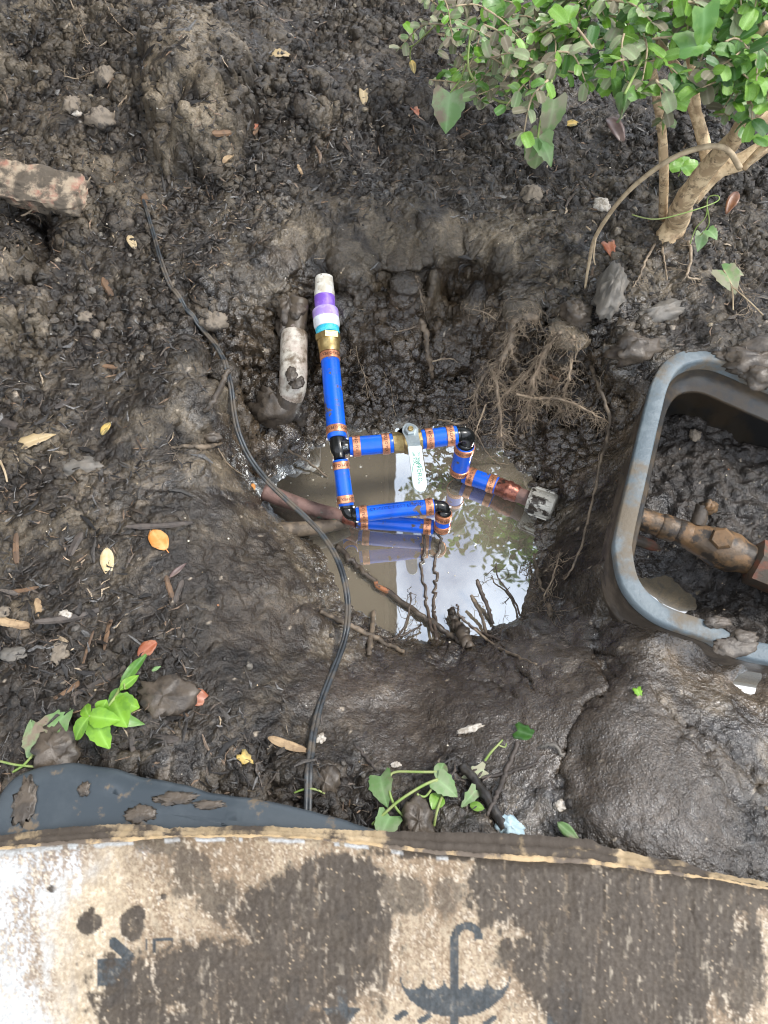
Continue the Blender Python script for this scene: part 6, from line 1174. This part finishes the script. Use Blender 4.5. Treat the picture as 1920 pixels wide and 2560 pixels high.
# ------------------------------------------------------------------ black plastic lid under the carton
lz = .026
LO = cr([P(x, y, lz) for x, y in [(-40,2120),(-12,2020),(30,1955),(95,1926),(180,1916),(270,1928),(345,1948),(410,1962),(470,1974),(540,1992),(610,2002),(690,2016),(790,2040),(880,2066),(1000,2120),(900,2220),(450,2260),(60,2240)]], 6, True)[:, :2]
LO = LO+np.c_[perlin(LO[:, 0]*40, LO[:, 1]*40, 2), perlin(LO[:, 0]*40, LO[:, 1]*40, 6)]*.0012
mb = MB(); prof = [(.0015, lz-.030), (.002, lz-.010), (.0035, lz-.0085), (.0035, lz-.004), (.001, lz-.001), (-.003, lz+.001), (-.010, lz+.0022), (-.020, lz+.0015)]
v, f = sweep(LO, prof); nL = len(LO); v = list(v); ci = len(v); ctr = LO.mean(0); m_ = len(prof)
rings = 8; base_i = [i*m_+m_-1 for i in range(nL)]; vv = np.array(v); prev = base_i
for k in range(1, rings+1):
    t = k/rings; cur = []
    for i in range(nL):
        p = vv[base_i[i]]*(1-t)+np.array([ctr[0], ctr[1], lz+.0015])*t; p = p+np.array([0, 0, .0012*math.sin(7*p[0]*10)*t]); cur.append(len(v)); v.append(tuple(p))
    for i in range(nL): f.append((prev[i], prev[(i+1) % nL], cur[(i+1) % nL], cur[i]))
    prev = cur
mb.add(np.array(v), f); lid = mb.solo('plastic_lid', M['lid'], 'dark grey plastic box lid lying under the back edge of the muddy carton', 'lid')
for k, (px, py, r, s_) in enumerate([(62,2003,.012,(.8,1.6,.035)),(210,1972,.0055,(1,1.1,.30)),(350,2034,.0095,(1.4,.8,.12)),(438,1996,.011,(1.7,.5,.05)),(522,2012,.0075,(1.8,.5,.06))]):
    mb = MB(); lump_mesh(mb, P(px, py, lz+.0028), r, s_, 60+k, crag=2.2); mb.solo('mud_splat', M['mud'], ['tan brown mud smear at the rounded left end of the lid', 'small dark mud blob on the lid near its back edge', 'dark crumbly mud blob at the middle of the lid by the carton', 'flat dark mud smear on the lid near its dip', 'rightmost mud smear on the black lid'][k], 'mud')
# ------------------------------------------------------------------ muddy flattened carton
def top_edge(x): return np.interp(x, [-400,0,190,330,420,640,760,880,1000,1100,1300,1450,1560,1640,1720,1800,1920,2300], [2150,2122,2106,2098,2090,2088,2094,2104,2122,2136,2150,2157,2166,2178,2186,2196,2216,2260])
NU, NV = 600, 250
pu = np.linspace(-330, 2260, NU); tv = np.linspace(0, 1, NV)**1.0
PX = np.repeat(pu[None], NV, 0); e0_ = top_edge(PX)+3.5*fbm(PX, PX*0+1.0, .02, 4, 31); PY = e0_+(tv[:, None]*(3100-e0_))
PY = np.where(tv[:, None] < 1, PY, PY)
cz = .052+.003*fbm(PX, PY, .004, 3, 41)+.0012*fbm(PX, PY, .02, 3, 44)-.010*np.exp(-(PY-e0_)/10.)-.004*sst(1400, 1950, PX)*sst(200, 0, PY-e0_)
cz = cz+.0001*np.sin(PX*.42+.6*fbm(PX, PY, .01, 2, 47))
pxf, pyf, zf = PX.ravel(), PY.ravel(), cz.ravel()
dz_r = -math.cos(TH)+math.sin(TH)*((1280-pyf)/FPX); tt = (zf-HC)/dz_r
Vc = np.c_[tt*(pxf-960)/FPX, tt*(math.sin(TH)+math.cos(TH)*((1280-pyf)/FPX)), zf]
def N_(sx, sy, o, s): return fbm(pxf*sx, pyf*sy, 1.0, o, s)
tan_ = np.array([.50, .405, .285]); whit = np.array([.50, .51, .51]); mudc = np.array([.060, .048, .037])
def gl_(x, y, a, b): return np.exp(-((pxf-x)/a)**2-((pyf-y)/b)**2)
rustb = np.array([.175, .118, .072]); ink = np.array([.048, .056, .061])
na_ = N_(.006, .0045, 5, 201); nb_ = N_(.03, .014, 5, 205); nc_ = N_(.09, .05, 4, 211); nd_ = N_(.22, .13, 3, 217)
colc = tan_[None]*(.9+.35*nb_[:, None]+.25*nc_[:, None])
colc = colc*np.array([1, 1, 1])+(.10*np.clip(nd_, 0, 1))[:, None]
wm = np.clip(sst(190, 70, pxf+70*na_+40*nb_-sst(2300, 2100, pyf)*110)+.9*sst(.30, .42, nb_*.6+.5*N_(.012, .009, 3, 221))*sst(2300, 2420, pyf)*sst(300, 160, np.abs(pxf-1210))+.8*sst(.34, .46, .6*N_(.02, .006, 3, 225)+.5*nc_)*(.35+.4*na_)+.9*np.exp(-((pxf-360)/18)**2-((pyf-2130)/18)**2)*(nc_ > -.1)+.8*sst(16, 8, np.abs(pxf-190-4*nc_*4))*sst(2260, 2220, pyf), 0, 1)[:, None]
colc = colc*(1-wm)+whit*wm*(1-.25*np.clip(nb_+.1, 0, 1))[:, None]
# flat print: umbrella and shipping marks
def seg_mask(x0, y0, x1, y1, w):
    L2 = (x1-x0)**2+(y1-y0)**2; t = np.clip(((pxf-x0)*(x1-x0)+(pyf-y0)*(y1-y0))/L2, 0, 1); return np.hypot(pxf-x0-t*(x1-x0), pyf-y0-t*(y1-y0)) < w
um = (np.abs(pxf-1136.5) < 10) & (pyf > 2345) & (pyf < 2600)
dh = np.hypot(pxf-1167, pyf-2345); um |= (np.abs(dh-30) < 10) & (pyf <= 2346); um |= (np.abs(pxf-1197) < 10) & (pyf > 2344) & (pyf < 2350)
dome = (((pxf-1138)/138)**2+((pyf-2440)/103)**2 < 1) & (pyf > 2442)
sc_ = np.zeros(len(pxf), bool)
for k in range(5):
    xc = 1003+26.9+53.8*k; sc_ |= (((pxf-xc)/27)**2+((pyf-2444)/30)**2) < 1
um |= dome & ~sc_
for (x0, y0, x1, y1) in [(992,2545,1012,2532),(1052,2552,1072,2540),(1215,2560,1235,2545)]: um |= seg_mask(x0, y0, x1, y1, 8)
um |= (pxf > 243) & (pxf < 330) & (pyf > 2396) & (pyf < 2466)
um |= seg_mask(285, 2358, 322, 2392, 14) | seg_mask(275, 2505, 318, 2478, 14)
um |= (np.abs(pxf-386) < 4) & (pyf > 2345) & (pyf < 2383); um |= (np.abs(pyf-2349) < 4) & (pxf > 384) & (pxf < 432); um |= (np.abs(pxf-366) < 4) & (pyf > 2346) & (pyf < 2376)
def tri(x0, x1, y0, ytip): return (pyf > y0) & (pyf < ytip) & (np.abs(pxf-(x0+x1)/2) < (x1-x0)/2*(ytip-pyf)/(ytip-y0))
um |= tri(690, 778, 2513, 2575) | tri(803, 905, 2518, 2580) | ((np.abs(pxf-857) < 15) & (pyf > 2435) & (pyf < 2520)) | ((np.abs(pxf-734) < 14) & (pyf > 2440) & (pyf < 2515))
um |= (np.abs(pxf-866) < 22) & (pyf > 2262) & (pyf < 2300)
um |= (pxf > 1365) & (pxf < 1452) & (pyf > 2452+18*sst(1400, 1365, pxf)) & (pyf < 2620)
um |= (pxf > 1500) & (pxf < 1560) & (pyf > 2575)
umf = (um*(1-.12*sst(.25, .4, nc_+.4*nb_)))[:, None]; colc = colc*(1-umf)+ink*(1+.35*nb_[:, None])*umf
# brown soaked stain, then mud
st_ = sst(-.06, .24, .6*na_+.55*nb_+.65*nc_+.45*nd_-.10+.22*sst(200, 420, pxf))*.80
st_ = st_*(1-.95*um); colc = colc*(1-st_[:, None])+rustb*(.8+.8*np.clip(nd_+.3, 0, 1))[:, None]*st_[:, None]
spk = sst(.10, .30, .35*nd_+.5*nc_+.5*nb_)*.55*(1-um*.95); colc = colc*(1-spk[:, None])+np.array([.78, .70, .57])*spk[:, None]
def ell(x, y, a, b, e=.5): return sst(1+.14*e+.05, 1-.12*e-.04, np.hypot((pxf-x)/a, (pyf-y)/b)+(.2+e)*(.60*na_+.60*nb_+.36*nc_+.16*nd_))
mudm = np.maximum.reduce([ell(760, 2300, 210, 110), ell(640, 2440, 330, 100), ell(840, 2200, 120, 70), ell(620, 2560, 260, 60, .6), ell(1420, 2240, 230, 110), ell(1650, 2330, 240, 170), ell(1480, 2420, 210, 140), ell(1750, 2230, 260, 60), ell(1600, 2520, 190, 130), ell(1260, 2190, 90, 60), ell(330, 2315, 30, 40, .2), ell(222, 2308, 30, 26, .2), ell(230, 2278, 9, 9, .2), ell(345, 2285, 20, 24, .2), ell(280, 2390, 12, 8, .3)*1, ell(480, 2170, 60, 70, .9)*.8, ell(330, 2520, 90, 60, .9), ell(930, 2380, 60, 120, 1.1)*.85, ell(1010, 2230, 70, 50, 1.1)*.8, ell(560, 2250, 60, 60, 1.1)*.8, ell(1840, 2450, 60, 120, 1.1)*.9, ell(1130, 2130, 200, 22, .8), ell(410, 2110, 70, 26, .9)*.7, ell(1110, 2235, 40, 60, .9)*.7, ell(410, 2242, 8, 8, .3), ell(130, 2222, 12, 9, .3), ell(1266, 2362, 15, 18, .3)])
holes = sst(.20, .30, .6*N_(.040, .007, 4, 233)+.5*nc_+.2*nd_)*.95
mudm = np.clip(mudm*(.97+.12*nb_)*(1-holes*(.45+.5*na_)), 0, 1)*(1-.92*um*(pxf < 1300)*(pxf > 980))
dirt = sst(.34, .42, .5*nb_+.6*nc_)*.6*(1-wm[:, 0]*.7)*(1-um*.95); mudm = np.maximum(mudm, dirt)
crk = np.minimum.reduce([np.abs(pxf-1598-10*fbm(pyf*0+1, pyf, .02, 3, 240))+400*sst(2330, 2340, pyf), np.abs(pxf-1508-10*fbm(pyf*0+1, pyf, .018, 3, 242))+400*sst(2330, 2350, pyf), np.abs(pxf-1722-(pyf-2200)*.08-14*fbm(pyf*0+1, pyf, .03, 3, 244))+400*sst(2300, 2310, pyf)+400*(pyf < 2215)])
mudm = mudm*(1-.0*crk)
film = mudm*.0+np.maximum.reduce([gl_(760, 2300, 300, 150), gl_(640, 2440, 400, 140), gl_(1500, 2260, 420, 130), gl_(1600, 2400, 330, 200), gl_(450, 2150, 260, 60)])*(1-um*.97)*(1-wm[:, 0])
film = film*np.clip(.55+.7*N_(.045, .004, 4, 260)+.5*nc_, 0, 1)*.75; colc = colc*(1-film[:, None])+np.array([.125, .095, .068])*film[:, None]
colc = colc*(1-mudm[:, None])+mudc*(1+.25*na_+.25*nb_+.2*nc_)[:, None]*mudm[:, None]
pk = (nd_ > .52)*mudm; colc = colc*(1-pk[:, None])+np.array([.35, .27, .18])*pk[:, None]
stk = sst(.18, .36, N_(.045, .006, 5, 270)*.7+.35*nc_+.2*nb_)*sst(.02, .3, na_+.2)*.30*(1-um); colc = colc*(1-stk[:, None])+np.array([.62, .54, .42])*stk[:, None]
# torn white liner line near the back edge
tl = sst(7, 3, np.abs(pyf-e0_.ravel()-10-4*fbm(pxf, pxf*0, .03, 3, 250)))*(fbm(pxf, pxf*0+4, .012, 3, 252) > -.02)*(pxf < 1120); tl = tl*(1-mudm*.4); colc = colc*(1-tl[:, None])+whit*tl[:, None]
Vc[:, 2] += .0011*mudm*(1+.7*nc_+.6*nb_)-.0016*sst(2.2, .6, crk)*mudm+.00035*nc_+.00025*nd_
Vc[:, 2] += .00012*np.sin(pxf*.55)*(1-mudm)*sst(120, 40, pyf-e0_.ravel())
idc2 = np.arange(NU*NV).reshape(NV, NU); qd = np.c_[idc2[:-1, :-1].ravel(), idc2[1:, :-1].ravel(), idc2[1:, 1:].ravel(), idc2[:-1, 1:].ravel()]
co_ = np.array([0, .08, .0]); M['carton'] = mat('carton_print', (1, 1, 1), ((.80, .78, .76), (1.12, 1.12, 1.12)), 300, .6, attr=True, bump=.22, bsc=260, thr=(.35, .65)); M['kraft'] = mat('kraft_edge', (.36, .27, .16), (.55, .42, .26), 30, .8, bump=.6, bsc=160, c3=(.070, .055, .042), sc3=15, thr3=(.45, .54))
carton = thing('carton', 'muddy flattened cardboard carton with a grey umbrella print in the foreground', 'cardboard', co_)
cm_ = gridmesh('printed_sheet', Vc-co_, qd, colc); cm_.materials.append(M['carton']); ob = bpy.data.objects.new('printed_sheet', cm_); COL.objects.link(ob); ob.parent = carton
# lower sheet and crushed fluting between them, both sticking out at the back
def back(x): return np.interp(x, [-400,0,160,200,270,300,370,420,620,760,900,1080,1250,1400,1480,1500,1540,1640,1700,1760,1920,2300], [2120,2088,2068,2066,2062,2060,2062,2070,2064,2070,2076,2080,2082,2092,2098,2112,2122,2146,2150,2176,2206,2250])
NU2, NV2 = 520, 12
def sheet(name, fe, z0, z1, depth, m, ph, wav=0):
    pu = np.linspace(-330, 2260, NU2); V = []
    for k in range(NV2):
        t = k/(NV2-1); ed = fe(pu)+5*fbm(pu, pu*0+ph, .03, 4, 60+int(ph))*(1-t)+3*fbm(pu, pu*0+ph, .15, 2, 66)*(1-t)
        zz = z0+(z1-z0)*t+wav*np.sin(pu*.16)*(1-t)+.003*fbm(pu, pu*0+t*2, .012, 3, 70+int(ph))*(1-t)
        py = ed+depth*t; dzr = -math.cos(TH)+math.sin(TH)*((1280-py)/FPX); tt = (zz-HC)/dzr
        V.append(np.c_[tt*(pu-960)/FPX, tt*(math.sin(TH)+math.cos(TH)*((1280-py)/FPX)), zz])
    V = np.concatenate(V); idx2 = np.arange(NU2*NV2).reshape(NV2, NU2); q = np.c_[idx2[:-1, :-1].ravel(), idx2[1:, :-1].ravel(), idx2[1:, 1:].ravel(), idx2[:-1, 1:].ravel()]
    me = gridmesh(name, V-co_, q); me.materials.append(m); o = bpy.data.objects.new(name, me); COL.objects.link(o); o.parent = carton; md = o.modifiers.new('thick', 'SOLIDIFY'); md.thickness = .0012; return o
sheet('lower_sheet', back, .034, .038, 260, M['kraft'], 1.0)
sheet('crushed_fluting', lambda x: back(x)*.55+top_edge(x)*.45, .040, .045, 120, M['kraft'], 2.0, .0004)
sheet('torn_liner', lambda x: back(x)*.25+top_edge(x)*.75+4, .0445, .0475, 100, mat('torn_liner', (.50, .36, .20), (.14, .11, .085), 16, .75, bump=.4, thr=(.5, .58)), 3.0)
M['carton'].node_tree.nodes['Principled BSDF'].inputs['Specular IOR Level'].default_value = .3

# ------------------------------------------------------------------ groups of alike things
for o in list(bpy.data.objects):
    if o.parent is None and o.get('category'):
        g = dict(fallen_leaf='fallen leaves on the soil', wood_chip='wood chips in the mulch', stone='stones lying in the soil', clod='mud clods round the pit', root='roots in and around the pit', twig='twigs by the puddle', stick='sticks by the puddle', vine='vine pieces', seed_pod='pods under the shrub', mud_splat='mud on the black lid').get(o.name.split('.')[0])
        if g: o['group'] = g
